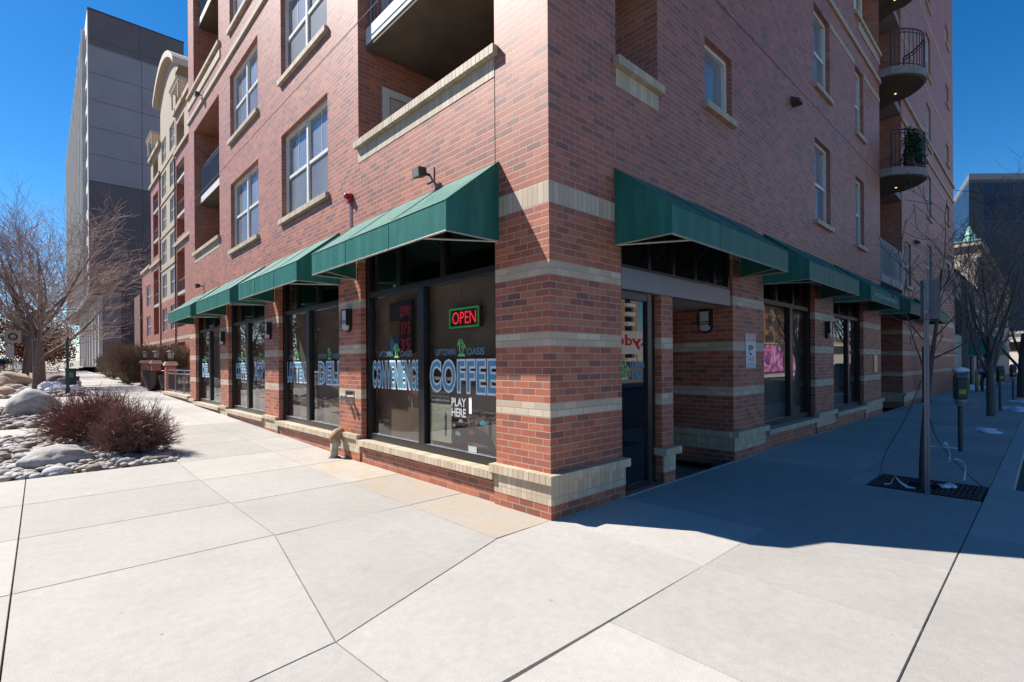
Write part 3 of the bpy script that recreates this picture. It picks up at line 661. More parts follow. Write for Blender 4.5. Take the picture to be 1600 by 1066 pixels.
def round_balcony(z, cover=None):
    P_ = bow(14.32, 16.35, .95)
    s = MB(); s.prism(P_+[(17.5, .02), (17.5, 1.69), (14.32, 1.69)], z-.02, z-.017); s.prism(P_+[(17.5, .02), (17.5, 1.69), (14.32, 1.69)], z-.017, z+.2); b = s.build('round_balcony', mat('balcony_concrete', (.24, .225, .21), .85, 0, .15, 3), bld, fix=False)
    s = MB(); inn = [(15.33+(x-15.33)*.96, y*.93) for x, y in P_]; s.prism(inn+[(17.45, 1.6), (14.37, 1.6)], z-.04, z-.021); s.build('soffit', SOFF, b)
    r = MB(); rail_run(r, [(15.33+(x-15.33)*.955, y*.95, 0) for x, y in P_[1:-1]], z+.2, z+1.28, step=.085); r.build('railing', DRAIL, b)
    for (lx, ly) in ((15.7, -.15), (15.9, .9)):
        s = MB(); s.lathe([(.025, 0), (.025, .01)], (lx, ly, z-.052), 10); s.build('soffit_light', mat('lamp_warm', (1, .6, .3), .5, emit=((1, .55, .22), 1.6)), b)
    g = MB(); g.face([(14.7, 1.68, z+.25), (17.2, 1.68, z+.25), (17.2, 1.68, z+2.2), (14.7, 1.68, z+2.2)]); g.build('pane', GB, b)
    f = MB(); 
    for x in (14.6, 15.9, 17.2): f.box((x, 1.62, z+.2), (x+.14, 1.672, z+2.3))
    f.box((14.6, 1.62, z+2.3), (17.34, 1.672, z+2.42)); f.build('door_frame', WHT, b)
    return b
for k in range(4): round_balcony(6.94+2.91*k)
def planter(label, loc, n, rad, seed):
    t = thing('balcony_plant', label, 'plant', loc, 0, 'green plants on the round balcony'); rgp = random.Random(seed); a = MB(); a.box((-rad[0], -.08, 0), (rad[0], .08, .2)); a.build('trough', mat('trough', (.05, .035, .03), .8), t); b = MB()
    for _ in range(n):
        p = Vector((rgp.uniform(-1, 1)*rad[0], rgp.gauss(0, .4)*rad[1], .12+rgp.random()**1.3*rad[2])); u = Vector((rgp.gauss(0, 1), rgp.gauss(0, 1), rgp.gauss(0, 1))).normalized()*.045; v = u.orthogonal().normalized()*.028
        b.face([p-u, p+v, p+u, p-v])
    b.build('foliage', mat('balcony_leaf', (.045, .10, .035), .6, 0, .5, 8), t)
planter('long green plant box behind the rail of the lower round balcony', (15.2, -.68, 7.14), 2600, (.75, .2, .95), 1)
planter('green plant box spilling at the far end of the lower round balcony', (16.0, -.45, 7.14), 900, (.25, .2, 1.15), 2)
s = MB(); s.box((14.32, -.02, 3.88), (17.5, 1.69, 4.10)); b = s.build('balcony', LCON, bld)
r = MB(); rail_run(r, [(14.34, .03, 0), (17.48, .03, 0)], 4.1, 5.15, step=.09); r.build('railing', RAIL, b)
f = MB(); f.box((14.9, 1.6, 0), (17.0, 1.68, 2.6)); f.build('lobby_door', GB, bld)

# fixtures on the walls ---------------------------------------------
def wall_lamp(T, u, z, label, rz):
    p = T(u, z, 0); t = thing('wall_lamp', label, 'wall lamp', p, rz, 'wall lamps on the brick piers')
    # local frame: +x along wall, -y outward
    def outline(w_, h0, h1): return [(-w_, h0)]+[(w_*math.cos(a), -h1+.0-w_*.95*math.sin(-a)) for a in [math.pi+math.pi*i/10 for i in range(11)]]+[(w_, h0)]
    def slabm(poly, d0, d1):
        m = MB(); n = len(poly); m.v = [(x, -d0, z_) for x, z_ in poly]+[(x, -d1, z_) for x, z_ in poly]
        m.f = [list(range(n)), list(range(2*n-1, n-1, -1))]+[[i, n+i, n+(i+1) % n, (i+1) % n] for i in range(n)]; return m
    slabm(outline(.10, .20, .08), 0, .045).build('backplate', BLK, t, fix=True)
    slabm(outline(.078, .18, .07), .045, .095).build('lens', mat('frosted_lens', (.50, .50, .49), .35, 0, .08), t, fix=True)
    g = MB(); g.box((-.09, -.105, .0), (.09, -.09, .014)); g.box((-.09, -.105, -.035), (.09, -.09, -.02)); g.box((-.09, -.105, .175), (.09, -.04, .20)); g.box((-.095, -.103, -.07), (-.078, -.04, .2)); g.box((.078, -.103, -.07), (.095, -.04, .2)); g.build('guard', BLK, t)
    return t
wall_lamp(LX, 4.42, 2.24, 'black framed wall lamp between the CONVENIENCE and DELI shop windows', -math.pi/2)
wall_lamp(LX, 8.30, 2.27, 'black framed wall lamp on the brick pier beside the LOTTERY window', -math.pi/2)
wall_lamp(LX, 12.12, 2.26, 'smallest, farthest wall lamp, on the sunlit front beside the COFFEE and ATM window', -math.pi/2)
wall_lamp(RY, 9.02, 2.21, 'black framed wall lamp on the shaded brick pier between two mirrored shop windows', 0)
wall_lamp(S4, .42, 2.18, 'black framed wall lamp inside the shop entry recess', -math.pi/2)
t = thing('flood_light', 'dark boxy floodlight on a square plate above the nearest sunlit awning', 'floodlight', (0, 2.06, 3.97))
m = MB(); m.box((-.02, -.14, -.14), (0, .14, .14)); m.build('mounting_plate', mat('plate_red', (.34, .17, .16), .5), t)
m = MB(); m.tube([(-.02, 0, 0), (-.16, .04, .03)], .028, 8); m.build('arm', BLK, t)
m = MB(); m.v = [(-.16, -.09, .10), (-.16, .11, .10), (-.14, .11, -.06), (-.14, -.09, -.06), (-.36, -.11, .08), (-.36, .14, .08), (-.34, .14, -.12), (-.34, -.11, -.12)]
m.f = [[0, 1, 2, 3], [4, 7, 6, 5], [0, 4, 5, 1], [1, 5, 6, 2], [2, 6, 7, 3], [3, 7, 4, 0]]; m.build('housing', mat('bronze_paint', (.05, .042, .038), .5), t, bevel=.008)
m = MB(); m.face([(-.361, -.08, .06), (-.361, .11, .06), (-.343, .11, -.10), (-.343, -.08, -.10)]); m.build('lens', mat('flood_lens', (.25, .23, .21), .3), t)
for ch in t.children: ch.scale = (.62, .62, .62)
for (y, z, lab) in ((14.5, 3.98, 'small dark floodlight above the farthest sunlit awning'), (14.38, 9.83, 'small dark floodlight high on the sunlit brick belt')): dup(t, (0, y, z), None, lab)
t = thing('fire_alarm', 'small red fire alarm strobe with two conduits on sunlit brick', 'alarm', (0, 4.33, 4.22))
m = MB(); m.box((-.06, -.06, -.07), (0, .06, .07)); m.build('strobe_body', mat('alarm_red', (.45, .02, .02), .4), t, bevel=.008)
m = MB(); m.lathe([(.05, 0), (.045, .05), (.02, .06)], (-.06, 0, .03), 12, 'x'); m.v = [(x if x > -.0601 else x, y, z) for x, y, z in m.v]; m.v = [(-.06-(x+.06), y, z) for x, y, z in m.v]; m.build('strobe_lens', MATS['alarm_red'], t, True)
m = MB(); [m.tube([(-.012, y, -.07), (-.012, y, -.46)], .009, 6) for y in (-.025, .025)]; m.build('conduit', GALV, t)
t = thing('hose_connection', 'chrome twin fire hose connection with plate on brick pier', 'fire connection', (0, 4.40, 1.0))
m = MB(); m.box((-.012, -.13, -.10), (0, .17, .12)); m.build('plate', mat('chrome', (.42, .40, .37), .3, .9, .2), t, bevel=.003)
for y in (-.06, .09):
    m = MB(); m.lathe([(.035, 0), (.035, -.10), (.052, -.10), (.052, -.14), (.03, -.15)], (0, y, -.01), 12, 'x'); m.build('cap', MATS['chrome'], t, False, fix=True)
m = MB(); m.box((-.016, -.11, .06), (-.012, .15, .10)); m.build('plate_text', BLK, t)
t = thing('standpipe', 'weathered pale standpipe bend with rusty top leaning at the wall foot', 'pipe', (-.16, 4.66, 0))
m = MB(); m.tube([(0, -.0, 0), (-.01, 0, .10), (0, .0, .22), (.05, -.02, .30)], [.062, .06, .066, .07], 12); m.build('pipe', stone_mat('pipe_paint', (.30, .22, .14), (.62, .58, .50), 9), t, True)
m = MB(); m.tube([(-.0, -.0, .29), (.0, 0, .34), (.05, 0, .40), (.14, 0, .43)], [.085, .088, .09, .085], 12); m.build('rusty_hood', stone_mat('rust', (.22, .10, .05), (.50, .34, .20), 8), t, True)
m = MB(); m.lathe([(.10, 0), (.10, .02), (.075, .03)], (0, 0, 0), 12); m.build('flange', CAST, t)
# vents and small wall things on the south front
t = thing('wall_vent', 'small square brown vent hood high on shaded brick', 'vent', (6.96, 0, 6.55)); m = MB()
m.v = [(-.09, 0, -.07), (.09, 0, -.07), (.09, 0, .09), (-.09, 0, .09), (-.09, -.16, -.07), (.09, -.16, -.07), (.09, -.15, .0), (-.09, -.15, .0)]; m.f = [[0, 1, 2, 3], [4, 5, 6, 7], [0, 4, 7, 3], [1, 5, 6, 2], [2, 3, 7, 6]]; m.build('hood', mat('vent_brown', (.07, .035, .028), .5), t); m = MB(); m.box((-.085, -.15, -.075), (.085, 0, -.068)); m.build('grille', BLK, t)
dup(t, (19.9, 0, 5.9), None, 'small dark vent hood on the far shaded brick wall')
t = thing('warning_sign', 'white and red surveillance notice with camera drawing on brick pier', 'sign', (4.88, -.004, 1.715))
m = MB(); m.box((-.20, -.006, -.29), (.20, 0, .29)); m.build('panel', mat('sign_white', (.70, .66, .68), .5), t)
SR = mat('sign_red', (.55, .10, .12), .5); W_ = lambda u, v, d=0: (u, d, v)
text_mesh('lettering', 'NOTICE', W_, -.17, .17, .22, .27, -.008, SR, t, off=.01); text_mesh('lettering', 'SECURITY CAMERAS', W_, -.17, .17, .165, .205, -.008, SR, t, off=.008)
text_mesh('lettering', 'IN USE', W_, -.10, .10, -.16, -.11, -.008, SR, t, off=.01)
m = MB()
for k in range(3): m.box((-.17, -.0075, -.21-.03*k), (.17, -.006, -.20-.03*k))
m.build('rule', SR, t)
m = MB()
for k in range(4): m.box((-.20+.004, -.0068, (.283, -.29, .15, -.09)[k]), (.196, -.006, (.29, -.283, .154, -.086)[k]))
m.build('border', SR, t)
m = MB(); m.box((-.10, -.009, .02), (.06, -.006, .10)); m.box((.06, -.009, .035), (.10, -.006, .085)); m.box((-.06, -.009, -.06), (-.03, -.006, .02)); m.box((-.06, -.009, -.065), (.04, -.006, -.035)); m.build('camera_drawing', mat('sign_green', (.10, .22, .16), .5), t)
t = thing('plaque', 'blank pale brass plaque on the far shaded brick pier', 'plaque', (13.55, -.004, 1.45)); m = MB(); m.box((-.19, -.02, -.25), (.19, 0, .25)); m.build('plate', mat('brass_pale', (.55, .44, .22), .4, .3), t, bevel=.004); m = MB(); m.box((-.165, -.022, -.225), (.165, -.02, .225)); m.build('face', mat('brass_face', (.60, .50, .28), .4, .2), t)

# awnings ----------------------------------------------------------
def awning(rz, loc, L, label, p=.71, txt=None, zt=.87, v=.305, grp='green awnings over the shop windows'):
    t = thing('awning', label, 'awning', loc, rz, grp)   # local: x along wall 0..L, -y outward, z 0 at valance bottom
    def s_(x, y, z): return (x, y, z)
    m = MB(); m.face([(0, -.003, zt), (0, -p, v), (L, -p, v), (L, -.003, zt)]); n = 6
    m = MB()
    for i in range(n):   # gentle sag between frame ribs
        for j in range(4):
            def Pt(a, b):
                x = L*a/n/1.0; q = b/4; sag = .012*math.sin(math.pi*q)*(1-.5*abs(math.cos(math.pi*a/ n*3)))
                return (x, -.003-(p-.003)*q, zt+(v-zt)*q-sag)
            m.face([Pt(i, j), Pt(i, j+1), Pt(i+1, j+1), Pt(i+1, j)])
    m.build('canopy', CANV, t)
    m = MB(); m.face([(0, -p, 0), (L, -p, 0), (L, -p, v), (0, -p, v)]); m.build('valance', CANV, t)
    for x in (0, L):
        m = MB(); m.face([(x, -.003, 0), (x, -p, 0), (x, -p, v), (x, -.003, zt)]); m.build('end_panel', CANV, t)
    m = MB(); e = .011
    m.tube([(e, -.01, 0), (e, -p+e, 0), (L-e, -p+e, 0), (L-e, -.01, 0)], .013, 6)
    m.tube([(.02, -.02, zt-.03), (L-.02, -.02, zt-.03)], .012, 6)
    for x in (.05, L/3, 2*L/3, L-.05): m.tube([(x, -p+.02, v-.02), (x, -.02, zt-.03)], .012, 6)
    for x, q in ((.03, .45), (L-.03, L-.45)): m.tube([(q, -p+.015, .0), (x, -.01, .0)], .011, 6)
    m.build('frame', TUBE, t)
    m = MB(); m.tube([(0, -p, v), (L, -p, v)], .007, 5); m.tube([(0, -.005, zt), (0, -p, v), (0, -p, 0)], .006, 5); m.tube([(L, -.005, zt), (L, -p, v), (L, -p, 0)], .006, 5)
    for x in (L/3, 2*L/3): m.tube([(x, -.005, zt), (x, -p*.5, (zt+v)/2+.001), (x, -p, v), (x, -p-.001, 0)], .004, 4)
    m.build('seam', CANV, t)
    if txt: text_mesh('lettering', txt, lambda u, v_, d=0: (u, -p-.004, v_), .35, L-.35, .10, .19, 0, mat('awning_lettering', (.5, .55, .53), .6), t, off=.004)
    return t
WL = -math.pi/2   # rotates local +x onto -Y (so the outward -y becomes -X)
for (y0, y1, lab) in ((.74, 4.16, 'nearest sunlit green awning, above the COFFEE and CONVENIENCE window'), (4.77, 8.0, 'sunlit green awning above the LOTTERY and DELI window'), (8.64, 11.85, 'sunlit green awning above the COFFEE and ATM window'), (12.55, 15.8, 'farthest sunlit green awning at the end of the west front')):
    awning(WL, (0, y1, 2.885), y1-y0, lab)
for (x0, x1, lab, tx) in ((1.10, 4.50, 'nearest shaded green awning, above the shop entry', None), (5.47, 8.62, 'shaded green awning above the wide mirrored shop window', None), (9.61, 12.72, 'shaded green awning with white lettering along its front edge', 'UPTOWN APARTMENTS'), (14.1, 17.6, 'shaded green awning over the far lobby recess', None)):
    awning(0, (x0, 0, 2.885), x1-x0, lab, txt=tx)
awning(0, (19.6, 0, 2.95), 2.3, 'small far green awning behind the parking sign')

# ------------------------------------------------------------------ signs and posters inside the shop window
LEDR = mat('led_red', (.8, .02, .03), .5, emit=((1, .04, .06), .75)); LEDG = mat('led_green', (.03, .4, .1), .5, emit=((.03, .55, .14), .16))
t = thing('open_sign', 'lit red OPEN sign with green border hanging in the shop window', 'neon sign', (.19, 1.62, 2.12))
m = MB(); m.box((0, -.31, -.13), (.04, .31, .13)); m.build('case', BLK, t)
m = MB()
for a, b in (((-.29, -.115), (.29, -.115)), ((.29, -.115), (.29, .115)), ((.29, .115), (-.29, .115)), ((-.29, .115), (-.29, -.115))): m.bar((-.01, a[0], a[1]), (-.01, b[0], b[1]), .014)
m.build('border_tube', LEDG, t)
text_mesh('lettering', 'OPEN', lambda u, v, d=0: (-.008, u, v), .24, -.24, -.078, .078, 0, LEDR, t, off=.0)
m = MB(); [m.tube([(.02, y, .13), (.02, y*.35, .58)], .003, 4) for y in (-.2, .2)]; m.build('hanging_wire', GALV, t)
t = thing('led_price_sign', 'dim black LED board with red digits behind the CONVENIENCE window', 'LED sign', (.185, 3.12, 2.08))
m = MB(); m.box((0, -.28, -.38), (.05, .34, .38)); m.build('case', BLK, t)
DR = mat('led_dim', (.16, .015, .02), .5, emit=((1, .05, .08), .06))
for i, s_ in enumerate(('$90', '375', '35')): text_mesh('digits', s_, lambda u, v, d=0: (-.004, u, v), .02, -.25, .14-.24*i, .31-.24*i, 0, DR, t, off=.01)
m = MB(); m.box((-.004, .04, -.34), (-.001, .32, -.14)); m.build('colour_panel', mat('panel_blue', (.03, .11, .30), .5), t); m = MB(); m.box((-.004, .04, -.13), (-.001, .32, .10)); m.build('colour_panel', mat('panel_ochre', (.22, .13, .05), .5), t)
t = thing('poster', 'pale green poster with a dark pen drawing, black heading, in the COFFEE window', 'poster', (.158, 2.10, .52))
m = MB(); m.box((0, -.24, 0), (.004, .235, .50)); m.build('sheet', mat('poster_paper', (.52, .55, .44), .6, 0, .06), t)
m = MB(); m.box((-.002, -.24, .50), (.004, .235, .70)); m.build('heading', BLK, t)
for i, s_ in enumerate(('WARNING: This product', 'contains nicotine. Nicotine', 'is an addictive chemical.')): text_mesh('lettering', s_, lambda u, v, d=0: (-.0035, u, v), .20, -.20, .635-.05*i, .665-.05*i, 0, LWHITE, t, off=.01)
m = MB(); m.box((-.003, -.135, .09), (-.001, -.095, .36)); m.box((-.004, -.13, .36), (-.001, -.10, .40)); m.build('pen_drawing', mat('pen_teal', (.06, .12, .14), .5), t)

# ------------------------------------------------------------------ far brick wing
wing = thing('apartment_wing', 'taller set-back brick and cream apartment wing with arched cornice beyond the awnings', 'building', (4.1, 47, 0)); wx = WX(0)
o_ = 47.0
mb = MB()
def off(h): return (h[0]-o_, h[1]-o_, *h[2:])
Wf = [(4.45+2.91*i, 6.42+2.91*i) for i in range(6)]
cw = [(43.75, 45.85), (47.5, 49.6)]
hw = [off((a, b, c, d, .1)) for a, b in cw for c, d in Wf]+[off((a, b, 1.2, 3.3, .1)) for a, b in cw]
hb = [off((40.2, 43.1, 4.5, 10.3, 1.5)), off((40.2, 43.1, 11.4, 17.0, 1.5)), off((51.5, 54.3, 4.4, 10.3, 1.5)), off((51.5, 54.3, 11.6, 17.4, 1.5)), off((40.2, 43.1, 18.3, 20.3, 1.5)), off((51.5, 54.3, 18.6, 20.5, 1.5)), off((40.2, 43.1, .6, 3.3, 1.2)), off((51.5, 54.3, .6, 3.3, 1.2))]
facade(mb, wx, 30-o_, 43.3-o_, -.5, 17.9, [h for h in hb if h[0] < 0 and h[3] < 18])
facade(mb, wx, 50.1-o_, 55.6-o_, -.5, 18.4, [h for h in hb if h[0] > 0 and h[3] < 18])
facade(mb, wx, 43.3-o_, 50.1-o_, -.5, 7.0, [h for h in hw if h[3] < 7])
lb = [off((56.2, 58.6, 4.4, 6.4, .1)), off((56.2, 58.6, 7.4, 9.4, .1)), off((56.2, 58.6, 1.2, 3.2, .1))]
facade(mb, wx, 55.6-o_, 61.6-o_, -.5, 11.0, lb)
for y in (55.6, 61.6): mb.face([(0, y-o_, -.5), (9, y-o_, -.5), (9, y-o_, 18.4 if y < 60 else 11), (0, y-o_, 18.4 if y < 60 else 11)])
for h in hb: mb.face([wx(h[0], h[2], 1.49), wx(h[1], h[2], 1.49), wx(h[1], h[3], 1.49), wx(h[0], h[3], 1.49)])
mb.build('wall', BRP, wing)
mb = MB()
facade(mb, wx, 43.3-o_, 50.1-o_, 7.0, 25.0, [h for h in hw if h[3] > 7])
facade(mb, WX(.02), 30-o_, 43.3-o_, 17.9, 21.0, [h for h in hb if h[0] < 0 and h[3] > 18]); facade(mb, WX(.02), 50.1-o_, 55.6-o_, 18.4, 21.2, [h for h in hb if h[0] > 0 and h[3] > 18])
mb.face([(0, 43.3-o_, 21), (3, 43.3-o_, 21), (3, 43.3-o_, 23.6), (0, 43.3-o_, 23.6)]); mb.face([(.02, 55.6-o_, 18.4), (9, 55.6-o_, 18.4), (9, 55.6-o_, 21.2), (.02, 55.6-o_, 21.2)])
mb.build('cream_wall', CREAM, wing)
mb = MB()
for a, b, z in ((30, 43.4, 17.85), (50.0, 55.7, 18.35), (55.55, 61.7, 11.0), (30, 43.4, 10.75), (50, 55.7, 10.75)): ubox(mb, wx, a-o_, b-o_, z, z+.28, -.16, .25)
for z in (9.7, 12.6, 15.5, 18.4): ubox(mb, wx, 43.35-o_, 50.05-o_, z, z+.14, -.06, .1)
ubox(mb, wx, 30-o_, 43.2-o_, 3.5, 3.75, -.02, .1); ubox(mb, wx, 43.2-o_, 61.5-o_, 3.5, 3.75, -.021, .1)
for a, b in ((30, 43.4), (50.0, 55.8)): ubox(mb, wx, a-o_, b-o_, 20.95, 21.3, -.2, .3)
mb.build('cornice', mat('tan_cornice', (.40, .31, .22), .8), wing)
mb = MB()   # arched eyebrow roof
ya, yb = 41.7, 51.0; n = 16; pr = []
for i in range(n+1):
    t = i/n; y = ya+(yb-ya)*t-o_; z = 24.4+1.9*math.sin(math.pi*t)**.8; pr.append((y, z))
for (y0, z0), (y1, z1) in zip(pr, pr[1:]):
    for q in ([(-.45, y0, z0), (-.45, y1, z1), (-.45, y1, z1+.5), (-.45, y0, z0+.5)], [(-.45, y0, z0), (.6, y0, z0), (.6, y1, z1), (-.45, y1, z1)], [(-.45, y0, z0+.5), (-.45, y1, z1+.5), (4, y1, z1+.5), (4, y0, z0+.5)]): mb.face(q)
for (y, z) in (pr[0], pr[-1]): mb.face([(-.45, y, z), (4, y, z), (4, y, z+.5), (-.45, y, z+.5)])
mb.build('arched_cornice', mat('cream_trim', (.52, .44, .34), .7), wing)
mb = MB()   # top gable wall under the arch
mb.face([(.01, y, z+.2) for y, z in pr]+[(.01, yb-o_, 24.4), (.01, ya-o_, 24.4)]); mb.build('gable', CREAM, wing)
for (ya_, yb_) in ((40.0, 42.9), (51.8, 54.6)):   # pergolas
    mb = MB()
    for k in range(9): y = ya_+(yb_-ya_)*k/8-o_; mb.box((-.5, y-.04, 22.5), (1.4, y+.04, 22.7))
    for x in (-.4, .5): mb.box((x, ya_-.2-o_, 22.35), (x+.1, yb_+.2-o_, 22.5))
    for y in (ya_+.2, yb_-.2): mb.box((-.38, y-.06-o_, 21.2), (-.26, y+.06-o_, 22.35))
    mb.build('pergola', MATS['cream_trim'], wing)
GW2 = glass_opaque('wing_glass', (.13, .14, .155), 1.5, .4)
for h in hw+lb: window(wx, *h[:4], dep=.1, cols=2, sill=False, muntin=False, screen=False, parent=wing, gm=GW2)
for (a, b) in ((40.25, 43.05), (51.55, 54.25)):
    for z in (4.0, 6.95, 9.85 if a > 99 else 11.0, 12.8+.15, 15.7):
        if z in (4.0, 11.0): continue
        s = MB(); ubox(s, wx, a-o_, b-o_, z, z+.22, .03, 1.4); bb = s.build('balcony', LCON, wing)
        r = MB(); T_ = [wx(a-o_+.05, 0, .1), wx(b-o_-.05, 0, .1)]; rail_run(r, T_, z+.22, z+1.2, step=.3); r.build('railing', RAIL, bb)
mb = MB(); mb.tube([(-.06, 43.4-o_, 0), (-.06, 43.4-o_, 17.8)], .05, 6); mb.tube([(-.06, 50.2-o_, 0), (-.06, 50.2-o_, 18.2)], .05, 6); mb.build('downpipe', mat('pipe_brown', (.08, .045, .035), .5), wing)
mb = MB(); mb.box((-.2, 61.65-o_, -.5), (9, 66-o_, 9.0)); mb.build('rear_block', mat('dark_red_brick', (.15, .06, .05), .8), wing)  # rear block in one plain, darker red-brown colour

# patio piers, lanterns, rails, pots ---------------------------------
def patio_pier(x, y, label, h=1.15):
    t = thing('brick_pier', label, 'pier', (x, y, gh(y)), 0, 'brick piers of the patio fence')
    m = MB(); m.box((-.18, -.18, -.1), (.18, .18, h)); m.build('shaft', BRP, t); m = MB(); m.prism([(-.23, -.23), (.23, -.23), (.23, .23), (-.23, .23)], h, h+.10); m.prism([(-.19, -.19), (.19, -.19), (.19, .19), (-.19, .19)], h+.10, h+.16); m.build('cap', mat('pier_cap', (.52, .44, .34), .8), t)
    return t
def lantern(x, y, z, label):
    t = thing('lantern', label, 'lantern', (x, y, z), 0, 'lanterns on the patio piers')
    m = MB(); m.lathe([(.10, 0), (.05, .05), (.04, .12), (.16, .15), (.17, .18)], (0, 0, 0), 10); m.build('foot', BLK, t)
    m = MB(); m.lathe([(.14, .18), (.17, .50)], (0, 0, 0), 8); m.build('glass', mat('lantern_glass', (.34, .36, .38), .25), t)
    m = MB(); m.lathe([(.20, .50), (.22, .54), (.06, .62), (.0, .64)], (0, 0, 0), 10)
    for k in range(4): a = math.pi/2*k+.4; m.bar((.15*math.cos(a), .15*math.sin(a), .18), (.18*math.cos(a), .18*math.sin(a), .5), .014)
    m.build('cage', BLK, t)
    for ch in t.children: ch.scale = (.72, .72, .76)
    return t
PP = [(.25, 21.6, 'nearest brick patio pier with tan cap at the end of the sill wall'), (.3, 25.6, 'middle brick patio pier behind the dark round pots'), (.45, 30.3, 'farthest brick patio pier beside the big brown hedge')]
for x, y, lab in PP: patio_pier(x, y, lab)
for (x, y, _), lab in zip(PP, ('black lantern on the nearest patio pier', 'black lantern on the middle patio pier', 'black lantern on the farthest patio pier')): lantern(x, y, gh(y)+1.31, lab)
def fence(x0, y0, x1, y1, label, z=None, hgt=1.0):
    a = Vector((x0, y0, 0)); b = Vector((x1, y1, 0)); zb = gh(y0) if z is None else z
    t = thing('metal_fence', label, 'fence', (x0, y0, zb), 0, 'metal rail fences of the patio')
    m = MB(); d = b-a; n = int(d.length/.13)
    for zz in (.06, hgt-.14, hgt): m.bar((0, 0, zz), (d.x, d.y, zz), .02)
    m.build('rail', DRAIL, t); m = MB()
    for i in range(1, n): p = d*(i/n); m.bar((p.x, p.y, .06), (p.x, p.y, hgt-.14), .009)
    m.build('picket', DRAIL, t)
    for i in range(4): p = d*(i/3); m = MB(); m.bar((p.x, p.y, 0), (p.x, p.y, hgt+.02), .028); m.build('post', RAIL, t)
fence(.12, 16.55, .12, 21.3, 'grey metal fence on the low sill wall beyond the last shop window', .5, .85)
fence(.3, 25.9, .4, 30.0, 'dark metal rail fence beside the far hedge'); 
fence(.5, 21.7, 3.6, 21.7, 'dark metal rail fence running back toward the wing')
t = thing('wall_footing', 'low brick footing wall with tan sill under the grey patio fence', 'wall', (0, 16.46, .2)); m = MB(); m.box((.0, 0, -.3), (.22, 4.9, .2)); m.build('brick_base', BRP, t)
for (x, y, s_, lab) in ((-.02, 23.6, .88, 'large dark glazed pot at the patio gate'), (.35, 22.75, .72, 'smaller dark glazed pot beside the nearest patio pier')):
    t = thing('planter_pot', lab, 'pot', (x, y, gh(y)), 0, 'dark pots at the patio gate'); m = MB(); m.lathe([(.28*s_, 0), (.36*s_, .15), (.50*s_, .7*s_), (.54*s_, .95*s_), (.56*s_, 1.0*s_), (.48*s_, 1.0*s_), (.44*s_, .88*s_)], (0, 0, 0), 20); m.build('bowl', mat('pot_glaze', (.035, .016, .018), .2, 0, .3, 3, 0, .5), t, True); m = MB(); m.lathe([(.43*s_, .86*s_), (.0, .9*s_)], (0, 0, 0), 14); m.build('soil', SOIL, t)

# ------------------------------------------------------------------ grey tower
tw_ = thing('grey_tower', 'tall grey panel tower with a dark top band behind the brick wing', 'building', (.6, 75, .9))
PG1 = panels('panel_dark', (.115, .105, .11), (.075, .07, .072), 5.0, 40); PG2 = panels('panel_mid', (.25, .245, .275), (.13, .13, .14), 5.2, 3.26); PG3 = panels('panel_low', (.105, .095, .10), (.07, .065, .067), 5.2, 3.26)
WG = panels('panel_white', (.60, .57, .53), (.30, .29, .28), 2.0, 3.2)
for z0, z1, m_ in ((-1, 9.4, PG3), (9.4, 22.9, PG3), (22.9, 39.2, PG2), (39.2, 43.4, PG1)):
    m = MB(); m.box((1.2 if z0 < 0 else 0, 0, z0), (9.75, .6, z1)); m.build('front_wall', m_, tw_)
m = MB(); m.box((.02, .61, 9.4), (9.7, 62, 43.3)); m.build('body', PG1, tw_)
m = MB(); m.box((-.05, .3, 9.4), (.015, 62, 43.38)); m.build('side_wall', WG, tw_)
m = MB(); m.box((9.76, 4, 0), (14, 30, 40)); m.build('rear_block', PG1, tw_)
m = MB(); m.box((-.06, -.05, 43.4), (9.8, 62, 43.55)); m.build('parapet', mat('parapet_dark', (.04, .04, .045), .6), tw_)
TG = glass_opaque('tower_glass', (.03, .035, .045), 1.5)
for i in range(10):
    for j in range(8):
        y = 1.6+j*7.4; z = 10.2+3.2*i; m = MB(); m.box((-.10, y, z), (-.045, y+2.6, z+1.9)); m.build('window', TG, tw_)
m = MB()
for j in range(16): y = 4.6+j*3.7; m.box((-.40, y, 9.5), (-.05, y+.25, 43.0))
m.build('fin', mat('fin_white', (.62, .59, .55), .6), tw_)
m = MB(); m.box((1.25, -.5, -1), (2.9, -.003, 9.6)); m.build('front_pier', mat('pier_grey', (.22, .21, .22), .8, 0, .1, 2), tw_)
m = MB(); m.box((3.0, .62, -1), (9, 60, 9.3)); m.build('lobby', GB, tw_)
m = MB(); m.box((.02, .62, 9.1), (3.0, 60, 9.39)); m.build('portico_slab', mat('portico_grey', (.15, .145, .15), .7), tw_)
for j in range(9):
    m = MB(); y = -.02+j*5.2; m.box((.80, y, -.8), (1.19, y+.6, 9.09)); m.build('column', mat('column_white', (.68, .66, .62), .6), tw_)
m = MB(); 
for k in range(5): m.box((-2.2+.35*k, -3, -.6), (1.2, 14, .12*k+.1))
m.build('steps', LCON, tw_)
m = MB(); m.tube([(-2.2, -3.0, .2), (-2.2, -3, 1.1), (-.6, -3, 1.7), (-.6, -3, .6)], .04, 6); m.tube([(-2.2, 2, .2), (-2.2, 2, 1.1), (-.6, 2, 1.7), (-.6, 2, .6)], .04, 6); m.build('handrail', mat('handrail_white', (.6, .6, .6), .5), tw_)

